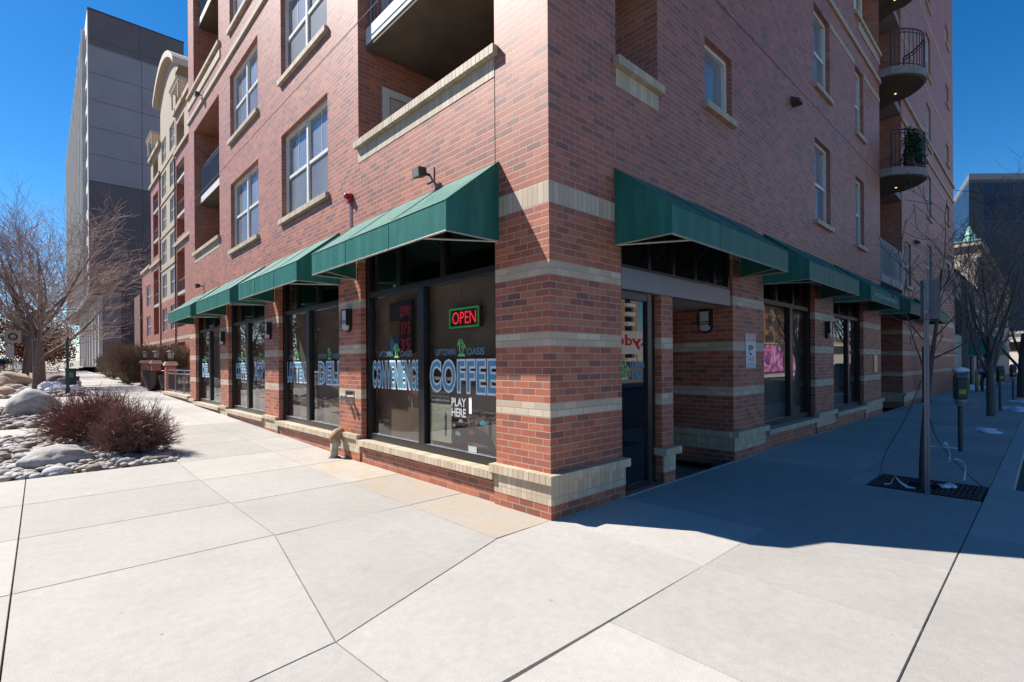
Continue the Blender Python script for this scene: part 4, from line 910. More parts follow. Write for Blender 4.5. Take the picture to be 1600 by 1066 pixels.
# ------------------------------------------------------------------ plants
def branch(mb, p, d, L, r, lvl, rg, cfg, twigs):
    nseg = cfg['seg'][lvl]; pts = [p]; rr = [r]; q = p.copy(); dd = d.copy()
    for i in range(nseg):
        j = cfg['jit'][lvl]; dd = (dd+Vector((rg.uniform(-j, j), rg.uniform(-j, j), rg.uniform(-j, j)+cfg['up'][lvl]))).normalized()
        q = q+dd*(L/nseg); pts.append(q.copy()); rr.append(max(cfg['rmin'], r*(1-(1-cfg['tap'][lvl])*(i+1)/nseg)))
    (twigs if lvl >= cfg['twl'] else mb).tube(pts, rr, cfg['sides'][lvl], False)
    if lvl+1 >= len(cfg['seg']): return
    n = cfg['kids'][lvl]
    for k in range(n):
        t = cfg['start'][lvl]+(1-cfg['start'][lvl])*(k+rg.random()*.7)/n
        x = t*nseg; i = min(nseg-1, int(x)); pp = pts[i].lerp(pts[i+1], x-i); ax = (pts[i+1]-pts[i]).normalized()
        a = rg.uniform(0, 2*math.pi); u = ax.orthogonal().normalized(); v = ax.cross(u)
        ang = rg.uniform(*cfg['ang'][lvl]); nd = (ax*math.cos(ang)+(u*math.cos(a)+v*math.sin(a))*math.sin(ang)).normalized()
        if cfg.get('noup') is None and nd.z < -.15: nd.z *= -.4
        r0 = rr[i]+(rr[i+1]-rr[i])*(x-i)
        branch(mb, pp, nd, L*rg.uniform(*cfg['len'][lvl]), max(cfg['rmin'], r0*cfg['rk'][lvl]), lvl+1, rg, cfg, twigs)
def tree(name, label, loc, Lt, r, cfg, seed, lean=(0, 0, 1), mb_=None, mt=None, grp=None, rz=0):
    t = thing(name, label, 'tree', loc, rz, grp); a, b = MB(), MB(); rg = random.Random(seed)
    branch(a, Vector((0, 0, -.1)), Vector(lean).normalized(), Lt, r, 0, rg, cfg, b)
    a.build('trunk', mb_ or BARK, t, True); b.build('crown', mt or TWIG, t, True); return t
big = dict(seg=[5, 6, 5, 4, 3], jit=[.06, .14, .2, .25, .3], up=[.05, .10, .06, .04, .02], tap=[.62, .25, .25, .3, .4], rmin=.006, sides=[10, 7, 5, 3, 3], kids=[10, 9, 8, 7], start=[.36, .15, .12, .1], ang=[(.45, .95), (.4, .9), (.4, .95), (.4, 1.0)], len=[(.95, 1.35), (.45, .7), (.45, .7), (.4, .65)], rk=[.42, .42, .48, .5], twl=2)
tree('bare_tree', 'large bare tree with a thick trunk among boulders on the left', (-3.75, 31.2, gh(31.2)), 3.9, .28, dict(big, kids=[10, 8, 7, 6]), 11)
thin = dict(big, kids=[7, 6, 5, 4], seg=[5, 5, 4, 3, 3], tap=[.5, .2, .25, .3, .4], len=[(.6, .95), (.45, .7), (.45, .7), (.4, .65)])
tree('bare_tree', 'slender bare tree standing just before the large one on the left', (-3.9, 23.9, gh(23.9)), 3.2, .09, dict(thin, kids=[6, 5, 5, 4]), 5, (.06, .05, 1))
for k, (x, y, s_) in enumerate(((-4.6, 52, 5.2), (-4.4, 66, 5.0), (-14.5, 62, 6), (-17, 40, 6))):
    tree('bare_tree', ['bare grey tree along the far left walk', 'bare tree farthest along the left walk', 'bare tree across the left street beyond the cars', 'bare tree across the left street at the picture edge'][k], (x, y, gh(y)), s_, .24, dict(big, kids=[8, 6, 6, 5]), 20+k)
street = dict(seg=[6, 6, 5, 4, 3], jit=[.03, .13, .2, .25, .3], up=[.03, .13, .10, .06, .03], tap=[.55, .2, .25, .3, .4], rmin=.0035, sides=[9, 6, 4, 3, 3], kids=[8, 7, 6, 5], start=[.42, .2, .12, .1], ang=[(.45, .85), (.35, .8), (.4, .9), (.4, 1.0)], len=[(.85, 1.2), (.45, .7), (.45, .7), (.4, .65)], rk=[.55, .5, .5, .5], twl=2)
GT = (4.22, -2.31, 0)
sap = dict(street, kids=[8, 4, 2], seg=[8, 5, 4, 3], jit=[.035, .16, .22, .3], len=[(.26, .42), (.4, .6), (.4, .6)], ang=[(.6, 1.0), (.4, .8), (.4, .9)], rk=[.42, .5, .6], start=[.5, .25, .2], tap=[.22, .3, .3, .4])
tree('street_tree', 'thin young bare street tree behind the parking sign post', GT, 2.75, .045, sap, 9, (-.01, .012, 1), BARKD, BARKD)
tree('street_tree', 'bare street tree with many upswept branches beside the snowy walk', (15.36, -2.28, 0), 2.3, .105, dict(street, kids=[10, 7, 6, 5], ang=[(.35, .65), (.3, .65), (.4, .9), (.4, 1.0)], up=[.03, .17, .12, .06, .03]), 17, (0, 0, 1), BARK, TWIG)
tree('street_tree', 'dark bare street tree behind the upswept one', (25.5, -2.6, 0), 2.7, .16, dict(street, rmin=.006, kids=[8, 6, 5, 4], rk=[.45, .45, .5, .5]), 23, (.02, -.03, 1), BARKD, TWIG)
def shrub(label, loc, rad, hgt, n, seed, m, cat='shrub', name='bare_shrub', grp=None, boxy=False, rt=.0035, bm_=None):
    """dense twiggy bush: stems fan out of the base, each forking many times near the outside"""
    t = thing(name, label, cat, loc, 0, grp); a, b = MB(), MB(); rg = random.Random(seed)
    for k in range(n):
        az = rg.uniform(0, 2*math.pi); e = math.acos(rg.uniform(.02 if not boxy else -.0, 1)); rho = rg.uniform(.72, 1.03)*(1+.12*math.sin(3*az+seed)+.08*math.sin(7*az))
        if boxy:
            tip = Vector((rg.uniform(-1, 1)*rad[0], rg.uniform(-1, 1)*rad[1], hgt*rg.uniform(.25, 1.0)))
            if rg.random() < .7:
                f_ = rg.randrange(5); 
                if f_ < 4: tip[f_ // 2] = rad[f_ // 2]*(1 if f_ % 2 else -1)*rg.uniform(.9, 1.04)
                else: tip.z = hgt*rg.uniform(.93, 1.05)
            st = Vector((tip.x*.6, tip.y*.6, rg.uniform(.0, .2)))
        else:
            tip = Vector((math.sin(e)*math.cos(az)*rad[0]*rho, math.sin(e)*math.sin(az)*rad[1]*rho, hgt*(.10+.9*math.cos(e)**.8)*rho))
            st = Vector((math.cos(az)*rad[0]*.18*rg.random(), math.sin(az)*rad[1]*.18*rg.random(), 0))
        mid = st.lerp(tip, .5)+Vector((rg.gauss(0, .05), rg.gauss(0, .05), hgt*.10)); 
        if k % 6 == 0: a.tube([st, mid, tip], [rt*2.2, rt*1.8, rt], 4, False)
        L = (tip-st).length
        for j in range(5):
            f = rg.uniform(.35, .95); p = st.lerp(mid, f*2) if f < .5 else mid.lerp(tip, f*2-1)
            d = ((tip-st).normalized()+Vector((rg.gauss(0, .55), rg.gauss(0, .55), rg.gauss(.1, .45)))).normalized()*L*rg.uniform(.10, .26)
            b.tube([p, p+d*.5+Vector((rg.gauss(0, .012), rg.gauss(0, .012), .008)), p+d], [rt, rt*.85, rt*.5], 3, False)
    a.build('stem', bm_ or m, t); b.build('twig', m, t); return t
shrub('rounded red-brown twiggy shrub nearest the sidewalk', (-2.55, 7.15, .05), (.66, .72), .84, 1500, 3, mat('twig_plum', (.25, .12, .095), .7, 0, .45, 5), grp='red-brown shrubs in the rock bed', bm_=BARKD)
shrub('redder twiggy shrub just behind the nearest one', (-2.95, 8.95, .10), (.86, .85), .98, 1700, 6, RTWIG, grp='red-brown shrubs in the rock bed', bm_=BARKD)
shrub('big clipped brown hedge beside the farthest patio pier', (.95, 33.2, gh(33)), (1.75, 2.6), 2.05, 4200, 8, HTWIG, 'hedge', 'bare_hedge', 'bare brown hedges', True, .009)
shrub('low brown hedge beyond the big hedge', (.6, 43, gh(43)), (1.2, 4.0), 1.5, 1800, 9, HTWIG, 'hedge', 'bare_hedge', 'bare brown hedges', True, .010)
AUT = mat('autumn_leaf', (.19, .060, .026), .8, 0, .45, 1.2)
def leafy(label, loc, rad, h0, h1, n, seed, m, name='autumn_tree', sz=.16):
    t = thing(name, label, 'tree', loc, 0, 'rust-leaved trees down the left street'); rg = random.Random(seed); a = MB()
    a.tube([(0, 0, -.2), (.1, 0, h0), (0, .1, h1*.8)], [.2, .15, .05], 7)
    b = MB(); cl = [(Vector((rg.uniform(-.7, .7)*rad, rg.uniform(-.7, .7)*rad, rg.uniform(h0, h1))), rg.uniform(.35, .6)*rad) for _ in range(16)]
    for c, _ in cl: a.tube([(0, .02, h0*.8), tuple(c*.6+Vector((0, 0, c.z*.25))), tuple(c)], [.07, .05, .02], 4, False)
    for _ in range(n):
        c, r_ = cl[rg.randrange(16)]; d = Vector((rg.gauss(0, 1), rg.gauss(0, 1), rg.gauss(0, .8))).normalized()*r_*rg.random()**.4; p = c+d
        u = Vector((rg.gauss(0, 1), rg.gauss(0, 1), rg.gauss(0, 1))).normalized(); v = u.orthogonal().normalized(); s_ = sz*rg.uniform(.5, 1.2)
        b.face([p-u*s_, p+v*s_*.6, p+u*s_, p-v*s_*.6])
    a.build('trunk', BARKD, t); b.build('crown', m, t)
for k, (x, y, r_) in enumerate(((-4.3, 72, 3.4), (-4.2, 96, 3.4), (-13.6, 84, 3.8), (-12.8, 112, 4.4), (-17.5, 66, 4.0), (-3.6, 118, 3.6))):
    leafy(['rust-leaved tree beside the far left walk', 'rust-leaved tree at the far end of the left walk', 'rust-leaved tree across the left street', 'rust-leaved tree at the far end of the left street', 'rust-leaved tree nearest on the far side of the left street', 'smallest rust-leaved tree, farthest down the left walk'][k], (x, y, gh(y)), r_, 1.7, 5.8, 5200, 40+k, AUT)

# ------------------------------------------------------------------ rocks and snow
def rock_mesh(mb, c, s, seed, sub=2, rough=.25, tone=0, flat=.0, rz=0):
    bm = bmesh.new(); bmesh.ops.create_icosphere(bm, subdivisions=sub, radius=1); cs, sn = math.cos(rz), math.sin(rz); o = len(mb.v)
    for v in bm.verts:
        n = noise.noise(v.co*1.1+Vector((seed*7.3, seed*1.7, 0)))*rough+noise.noise(v.co*2.7+Vector((seed, 0, 9)))*rough*.4+(noise.noise(v.co*7+Vector((seed, 3, 0)))*rough*.12 if sub > 2 else 0)
        p = v.co*(1+n); x, y, z = p.x*s[0], p.y*s[1], p.z*s[2]
        mb.v.append((c[0]+x*cs-y*sn, c[1]+x*sn+y*cs, c[2]+z))
    for f in bm.faces: mb.f.append([o+v.index for v in f.verts]); mb.attr.setdefault('tone', {})[len(mb.f)-1] = tone
    bm.free()
BOUL = stone_mat('boulder_stone', (.30, .27, .245), (.47, .44, .41), 3.2); BOUT = stone_mat('boulder_tan', (.36, .26, .17), (.52, .42, .31), 3)
def boulder(label, loc, s, seed, m=None, rz=0, sub=4, rough=.3):
    mb = MB(); rock_mesh(mb, (0, 0, s[2]*.35), s, seed, sub, rough, 0, 0, rz); o = mb.build('boulder', m or BOUL, None, True); o.location = loc; return tag(o, label, 'boulder', 'boulders in the rock beds')
boulder('long low grey boulder in front, beside the red-brown shrub', (-3.52, 7.0, .02), (.44, .32, .22), 3, rz=.15)
boulder('rounded egg-shaped grey boulder behind the long front one', (-3.85, 15.5, .24), (.54, .46, .50), 8, rough=.2)
boulder('small smooth white stone at the edge of the front bed', (-3.52, 6.12, .03), (.16, .11, .09), 5, stone_mat('white_stone', (.50, .47, .44), (.64, .62, .60), 4), sub=3, rough=.12)
boulder('flat pale boulder at the left picture edge', (-5.1, 15.6, .22), (.6, .4, .2), 14, BOUT)
for k, (x, y, z, s_, m_, lab) in enumerate([(-4.9, 33, .4, .95, BOUT, 'large tan boulder on the mound left of the big tree'), (-5.1, 29.2, .2, .8, BOUT, 'tan boulder low on the mound at the picture edge'), (-4.3, 33.5, .25, .55, BOUL, 'grey boulder touching the left side of the big trunk'), (-2.95, 33.2, .3, .75, mat('boulder_dark', (.13, .115, .105), .9, 0, .3, 5, .4), 'dark flat boulder right of the big trunk'), (-2.7, 30.6, .15, .6, BOUL, 'grey boulder between the big trunk and the green pole'), (-3.3, 30.4, .05, .5, BOUL, 'small grey boulder at the foot of the big trunk'), (-4.6, 28.2, .1, .42, BOUL, 'small grey boulder in front of the tan ones'), (-4.8, 24.6, .0, .5, BOUT, 'low tan boulder left of the slender trunk')]):
    boulder(lab, (x, y, gh(y)+z*.2), (s_*.9, s_*.8, s_*.46), 30+k, m_, k*.7, 3, .35)
rg = random.Random(77); mb = MB()
def stones(n, x0, x1, y0, y1, smin, smax, sub=1):
    for _ in range(n):
        x, y = rg.uniform(x0, x1), rg.uniform(y0, y1)
        if 10.75 < y < 12.15 or 17.2 < y < 22: continue
        s_ = smin+(smax-smin)*rg.random()**2; rock_mesh(mb, (x, y, gh(y)+s_*.12), (s_*rg.uniform(.8, 1.4), s_*rg.uniform(.7, 1.1), s_*rg.uniform(.4, .7)), rg.random()*99, sub, .3, rg.random(), 0, rg.uniform(0, 3))
stones(750, -5.4, -2.2, 6.05, 10.7, .035, .12, 2); stones(330, -4.9, -2.1, 6.02, 7.2, .03, .085, 2); stones(420, -5.4, -2.2, 12.1, 17.3, .05, .15); stones(330, -5.4, -2.3, 22, 36, .07, .22); stones(150, -2.45, -2.02, 6.1, 8.6, .02, .06)
tag(mb.build('river_rocks', ROCK, None, True), 'pale river rocks covering the planting beds', 'rocks', kind='stuff')
mb = MB()   # dry grass tufts and leaf litter between the stones
for _ in range(900):
    x, y = rg.uniform(-4.6, -2.25), rg.uniform(6.05, 6.9); p = Vector((x, y, .0)); d = Vector((rg.gauss(0, .6), rg.gauss(0, .6), rg.uniform(.3, 1))).normalized()*rg.uniform(.05, .16); mb.tube([p, p+d*.6, p+d+Vector((0, 0, -.02))], [.003, .0025, .001], 3, False)
tag(mb.build('dry_grass', mat('dry_stalk', (.16, .11, .075), .8, 0, .5, 9)), 'dry brown stalks between the front stones', 'grass', kind='stuff')
def snow(label, loc, s, seed, n=7):
    rg = random.Random(seed); mb = MB()
    for k in range(n): a = rg.uniform(0, 6.28); q = rg.random()**.7; rock_mesh(mb, (math.cos(a)*s[0]*q*.75, math.sin(a)*s[1]*q*.75, 0), (s[0]*rg.uniform(.3, .5), s[1]*rg.uniform(.3, .5), s[2]*rg.uniform(.6, 1.0)*(1.1-q*.6)), seed+k, 3, .45)
    o = mb.build('snow_patch', SNOW, None, True); o.location = loc; return tag(o, label, 'snow', 'leftover snow')
snow('snow heap at the foot of the big left tree', (-3.25, 26.2, gh(26)), (.85, .8, .42), 2, 22)
snow('three small snow lumps on the iron tree grate', (4.42, -2.55, .01), (.13, .13, .06), 4, 3)
snow('long snow patch on the walk beyond the nearest meter', (11.3, -2.35, 0), (.5, .35, .07), 5, 9)
snow('thin strip of snow left of the nearest meter foot', (8.0, -2.08, -.005), (.10, .30, .03), 6, 7)
snow('snow patch near the second parking meter', (18.2, -2.75, 0), (.9, .5, .12), 7, 9)
snow('narrow snow strip by the far curb', (22.5, -2.8, 0), (1.0, .45, .10), 8, 9)
snow('snow along the wall foot near the yellow bollards', (33, -.6, 0), (2.5, .6, .2), 9, 10)
mb = MB(); rock_mesh(mb, (0, 0, 0), (.13, .11, .05), 5, 3, .3); o = tag(mb.build('snow_patch', SNOW, None, True), 'cap of snow on the nearest parking meter', 'snow'); o.location = (7.7, -2.34, 1.37)

# ------------------------------------------------------------------ street furniture
t = thing('sign_post', 'perforated steel post with the back of a parking sign', 'sign', (3.762, -2.408, 0), R_(12))
m = MB(); m.box((-.024, -.024, -.05), (.024, .024, 2.47)); m.build('post', mat('post_steel', (.20, .215, .235), .5, .5, .12, 8), t)
m = MB()
for k in range(94):
    z = .05+k*.0254
    m.lathe([(.0055, 0), (.0055, .0012)], (-.0252, 0, z), 6, 'x')
    m.lathe([(.0055, 0), (.0055, .0012)], (0, -.0252, z), 6, 'y')
m.build('punched_holes', mat('hole_dark', (.01, .01, .012), .9), t)
m = MB(); m.box((.026, -.125, 2.02), (.030, .05, 2.47)); m.build('sign_panel', mat('sign_back', (.12, .12, .135), .4, .5), t); 
m = MB(); m.lathe([(.01, 0), (.01, .012)], (-.036, 0, 2.1), 6, 'x'); m.lathe([(.01, 0), (.01, .012)], (-.036, 0, 2.4), 6, 'x'); m.build('bolt', GALV, t)
t = thing('tree_grate', 'dark cast iron tree grate with slots around the young tree', 'grate', (4.26, -2.37, 0))
m = MB(); x0, x1, y0, y1 = -.40, .42, -.48, .54; e = .04
for a, b, c, d in ((x0, x1, y0, y0+e), (x0, x1, y1-e, y1), (x0, x0+e, y0+e, y1-e), (x1-e, x1, y0+e, y1-e)): m.box((a, c, -.03), (b, d, .004))
m.build('frame', CAST, t)
m = MB(); n = 20
for i in range(n):
    y = y0+e+(y1-y0-2*e)*(i+.15)/n
    if abs(y-.05) < .13:
        m.box((x0+e, y, -.025), (-.14, y+.032, .001)); m.box((.12, y, -.025), (x1-e, y+.032, .001))
    else: m.box((x0+e, y, -.025), (x1-e, y+.032, .001))
for x in (-.24, -.02, .2): m.box((x, y0+e, -.024), (x+.03, -.1, .0)); m.box((x, .2, -.024), (x+.03, y1-e, .0))
m.build('slotted_plate', CAST, t)
CAB = mat('cable_dark', (.04, .04, .045), .6); RIB = mat('white_ribbon', (.62, .64, .68), .6)
def cable(pts, label):
    m = MB(); P_ = [Vector(p) for p in pts]; Q = []
    for i in range(len(P_)-1):
        p0, p1, p2, p3 = P_[max(0, i-1)], P_[i], P_[i+1], P_[min(len(P_)-1, i+2)]
        for k in range(6): s_ = k/6; Q.append(.5*((2*p1)+(p2-p0)*s_+(2*p0-5*p1+4*p2-p3)*s_*s_+(3*p1-p0-3*p2+p3)*s_**3))
    Q.append(P_[-1]); m.tube(Q, .005, 5); tag(m.build('cable', CAB), label, 'cable', 'loose wires around the young tree')
cable([(4.2, -2.3, 1.30), (4.32, -2.12, .8), (4.3, -1.92, .35), (4.1, -1.88, .02)], 'loose dark wire drooping left from the young tree to the grate')
cable([(4.24, -2.33, 1.05), (4.7, -2.38, .55), (4.75, -2.62, .18), (4.6, -2.82, .01)], 'loose dark wire drooping right from the young tree over the snow lumps')
def ribbon(pts, label, w_=.018):
    m = MB(); P_ = [Vector(p) for p in pts]; side = Vector((.5, -.6, .62)).normalized()*w_
    top = [p+side*(.5+.5*math.sin(i*1.7)) for i, p in enumerate(P_)]; bot = [p-side*(.5+.5*math.cos(i*1.3)) for i, p in enumerate(P_)]
    for i in range(len(P_)-1): m.face([bot[i], bot[i+1], top[i+1], top[i]])
    o = m.build('ribbon', RIB, None); sm = o.modifiers.new('thick', 'SOLIDIFY'); sm.thickness = .0015; tag(o, label, 'ribbon', 'white ribbons by the tree grate')
ribbon([(4.0, -1.96, .01), (4.0, -2.02, .015), (4.03, -2.045, .09), (4.02, -2.06, .12), (3.99, -2.13, .05), (3.97, -2.2, .012), (3.99, -2.27, .012)], 'white ribbon folded on the left side of the grate')
ribbon([(4.62, -2.5, .27), (4.64, -2.56, .31), (4.66, -2.62, .30), (4.66, -2.66, .25), (4.64, -2.66, .15), (4.64, -2.65, .06)], 'white ribbon drooping from the wire above the snow lumps')
ribbon([(5.6, -2.33, .34), (5.58, -2.36, .38), (5.6, -2.39, .35), (5.62, -2.41, .26), (5.62, -2.42, .16)], 'white ribbon fluttering beyond the sign post', .03)
t0 = thing('parking_meter', 'dark green parking meter with yellow label nearest the camera', 'parking meter', (7.7, -2.34, 0), R_(20), 'parking meters along the curb')
m = MB(); m.tube([(0, 0, -.05), (0, 0, .80)], .038, 10); m.build('pole', mat('meter_pole', (.075, .085, .09), .5, .4), t0)
m = MB(); m.lathe([(.05, .76), (.085, .84), (.09, .88)], (0, 0, 0), 12); m.build('collar', GALV, t0)
m = MB(); m.prism([(-.115, -.075), (.115, -.075), (.115, .075), (-.115, .075)], .88, 1.24); m.build('housing', GREEN, t0, bevel=.02)
m = MB(); m.v = []; 
for k in range(9):
    a = math.pi*k/8
    for y in (-.07, .07): m.v.append((.112*math.cos(a), y, 1.24+.12*math.sin(a)))
m.f = [[2*k, 2*k+2, 2*k+3, 2*k+1] for k in range(8)]+[[2*k for k in range(9)], [2*k+1 for k in range(9)][::-1]]; m.build('dome', mat('meter_dome', (.10, .12, .13), .15), t0)
m = MB(); m.box((-.118, -.045, .97), (-.1135, .045, 1.05)); m.box((-.065, -.0785, .97), (.065, -.0755, 1.05)); m.build('label', mat('meter_yellow', (.42, .36, .03), .5), t0)
m = MB(); m.box((-.055, -.082, .995), (.055, -.0786, 1.025)); m.build('label_bar', GREEN, t0); m = MB(); m.box((-.01, -.083, 1.09), (.008, -.0757, 1.21)); m.build('coin_slot', GALV, t0)
for x, y, lab in ((17.6, -2.35, 'second parking meter, beside the snowy curb'), (23.5, -2.42, 'third parking meter, near the parked car'), (30.5, -2.5, 'farthest parking meter down the curb')): dup(t0, (x, y, 0), None, lab)
for (x, y, lab) in ((28.0, -.75, 'left one of two yellow bollards by the far wall'), (28.9, -1.0, 'right one of two yellow bollards by the far wall')):
    t = thing('bollard', lab, 'bollard', (x, y, 0), 0, 'yellow bollards'); m = MB(); m.lathe([(.07, -.1), (.07, 1.0), (.05, 1.05), (.0, 1.07)], (0, 0, 0), 12); m.build('tube', mat('bollard_yellow', (.40, .33, .10), .6), t, True); m = MB(); m.lathe([(.072, .7), (.072, .8)], (0, 0, 0), 12); m.build('band', LCON, t)
for (x, h_, lab) in ((19.9, 2.0, 'dark red post against the far shaded wall, left one'), (20.7, 2.0, 'dark red post against the far shaded wall, right one')):
    t = thing('red_post', lab, 'post', (x, -.25, 0), 0, 'red posts by the far wall'); m = MB(); m.lathe([(.07, -.1), (.07, h_), (.04, h_+.05)], (0, 0, 0), 10); m.build('tube', mat('post_red', (.16, .02, .02), .5), t, True); m = MB(); m.lathe([(.10, 0), (.10, .04)], (0, 0, 0), 10); m.build('foot', CAST, t)
# green litter bin, green pole, street signs on the left
t = thing('litter_bin', 'dark green litter bin beside the green pole', 'litter bin', (-2.62, 29.4, gh(29.4))); m = MB(); m.prism([(-.28, -.26), (.28, -.26), (.28, .26), (-.28, .26)], 0, 1.0); m.build('body', GREEN, t, bevel=.03); m = MB(); m.prism([(-.31, -.29), (.31, -.29), (.31, .29), (-.31, .29)], 1.0, 1.08); m.build('lid', mat('bin_lid', (.02, .03, .028), .5), t, bevel=.02); m = MB(); m.box((.28, -.1, .35), (.46, .1, .62)); m.build('side_box', GREEN, t); m = MB(); m.box((-.12, -.266, .55), (.12, -.26, .85)); m.build('emblem', mat('bin_emblem', (.16, .22, .2), .5), t)
for ch in t.children: ch.scale = (.7, .7, .85)
t = thing('green_pole', 'slim dark green pole behind the red-brown shrub', 'pole', (-2.92, 22.9, gh(22.9))); m = MB(); m.lathe([(.075, -.1), (.075, .25), (.05, .3), (.045, 2.1)], (0, 0, 0), 10); m.build('shaft', GREEN, t); m = MB(); m.lathe([(.02, 2.1), (.08, 2.16), (.02, 2.26)], (0, 0, 0), 10); m.build('finial', GREEN, t)
t = thing('street_sign', 'white square street sign with a dark ring on a grey post', 'sign', (-5.0, 42, gh(42)-.15), R_(12)); m = MB(); m.tube([(0, 0, -.1), (0, 0, 3.3)], .04, 6); m.build('post', GALV, t); m = MB(); m.box((-.4, -.06, 2.55), (.4, -.045, 3.35)); m.build('panel', mat('sign_pale', (.30, .30, .29), .5), t)
m = MB(); m.tube([(.19*math.cos(a), -.07, 2.95+.19*math.sin(a)) for a in [2*math.pi*i/20 for i in range(21)]], .045, 5); m.build('ring', BLK, t)
m = MB(); m.box((-.35, -.06, 1.6), (.05, -.045, 2.4)); m.build('lower_panel', mat('sign_blue_grey', (.34, .42, .46), .5), t)

# ------------------------------------------------------------------ cars
def paint(n_, c): return mat('paint_'+n_, c, .25, .2, .04, 2, 0, .5, None, .8)
def car(label, loc, rz, m, grp='cars parked along the street'):
    t = thing('parked_car', label, 'car', loc, rz, grp)   # local: length along y (rear at -y), width x
    prof = [(-2.2, .35), (-2.25, .75), (-2.1, .98), (-1.0, 1.02), (1.0, 1.0), (2.0, .85), (2.2, .65), (2.2, .35)]
    def loft(sections, name, mm):
        mb = MB(); n = len(sections[0])
        for s_ in sections: mb.v += s_
        for i in range(len(sections)-1):
            for k in range(n-1): mb.f.append([i*n+k, i*n+k+1, (i+1)*n+k+1, (i+1)*n+k])
        mb.f.append(list(range(n))[::-1]); mb.f.append([(len(sections)-1)*n+k for k in range(n)]); mb.f += [[i*n+n-1, i*n, (i+1)*n, (i+1)*n+n-1] for i in range(len(sections)-1)]
        return mb.build(name, mm, t, False, .05)
    loft([[(x*w_, y, z) for y, z in prof] for x, w_ in ((-.80, 1.0), (-.88, 1.0), (.88, 1.0), (.80, 1.0))][1:3], 'body', m)
    cab = [(-1.95, 1.0), (-1.55, 1.45), (-.2, 1.50), (.5, 1.42), (1.15, 1.0)]
    mb = MB(); n = len(cab); mb.v = [(-.78+(z-1)*.30, y, z) for y, z in cab]+[(.78-(z-1)*.30, y, z) for y, z in cab]
    mb.f = [list(range(n)), list(range(2*n-1, n-1, -1))]+[[i, n+i, n+i+1, i+1] for i in range(n-1)]; mb.build('windows', GB, t)
    mb = MB(); mb.v = [(-.66, -1.5, 1.46), (.66, -1.5, 1.46), (.66, .45, 1.45), (-.66, .45, 1.45), (-.6, -1.45, 1.52), (.6, -1.45, 1.52), (.6, .4, 1.5), (-.6, .4, 1.5)]; mb.f = [[4, 5, 6, 7], [0, 1, 5, 4], [1, 2, 6, 5], [2, 3, 7, 6], [3, 0, 4, 7]]; mb.build('roof', m, t)
    for x in (-.86, .70):
        for y in (-1.4, 1.35):
            w0 = MB(); w0.lathe([(.33, 0), (.34, .03), (.34, .14), (.33, .17)], (x, y, .33), 18, 'x'); wo = w0.build('wheel', mat('tyre', (.015, .015, .016), .8), t); r = MB(); r.lathe([(.20, -.01), (.20, .18)], (x, y, .33), 12, 'x'); r.build('rim', GALV, wo)
    for x in (-.86, .60): mb = MB(); mb.box((x, -2.28, .72), (x+.26, -2.15, .95)); mb.build('tail_light', mat('tail_red', (.32, .012, .012), .3), t)
    for x in (-.84, .54): mb = MB(); mb.box((x, 2.08, .62), (x+.30, 2.23, .80)); mb.build('headlight', mat('headlight', (.6, .6, .6), .15), t)
    mb = MB(); mb.box((-.26, -2.28, .55), (.26, -2.24, .68)); mb.build('number_plate', WHT, t); mb = MB(); mb.box((-.86, -2.3, .35), (.86, -2.2, .52)); mb.build('bumper', mat('bumper_dark', (.03, .03, .032), .5), t)
    return t
pk = [paint('black', (.012, .014, .018)), paint('silver', (.30, .31, .32)), paint('red', (.22, .02, .025)), paint('white', (.62, .62, .62)), paint('navy', (.02, .035, .07))]
for k, (y, c_, lab) in enumerate(((40.5, 1, 'silver car cut off by the left picture edge'), (46.3, 4, 'dark navy car at the left picture edge'), (52, 0, 'black car parked behind the navy one'), (57.8, 2, 'red car parked along the left street'), (63.5, 3, 'white car far along the left street'), (69.3, 1, 'silver car far along the left street'), (75, 0, 'farthest black car in the left row'))):
    car(lab, (-6.75, y, gh(y)-.13), 0, pk[c_])
car('dark car facing this way across the left street', (-9.9, 74, gh(74)-.13), math.pi, pk[4])
car('dark car covered with a little snow, parked at the far right curb', (30, -4.1, -.13), R_(90), pk[0]); car('white car parked farther along the right curb', (38, -4.1, -.13), R_(90), pk[3]); car('silver car at the far end of the right curb', (47, -4.1, -.13), R_(90), pk[1])

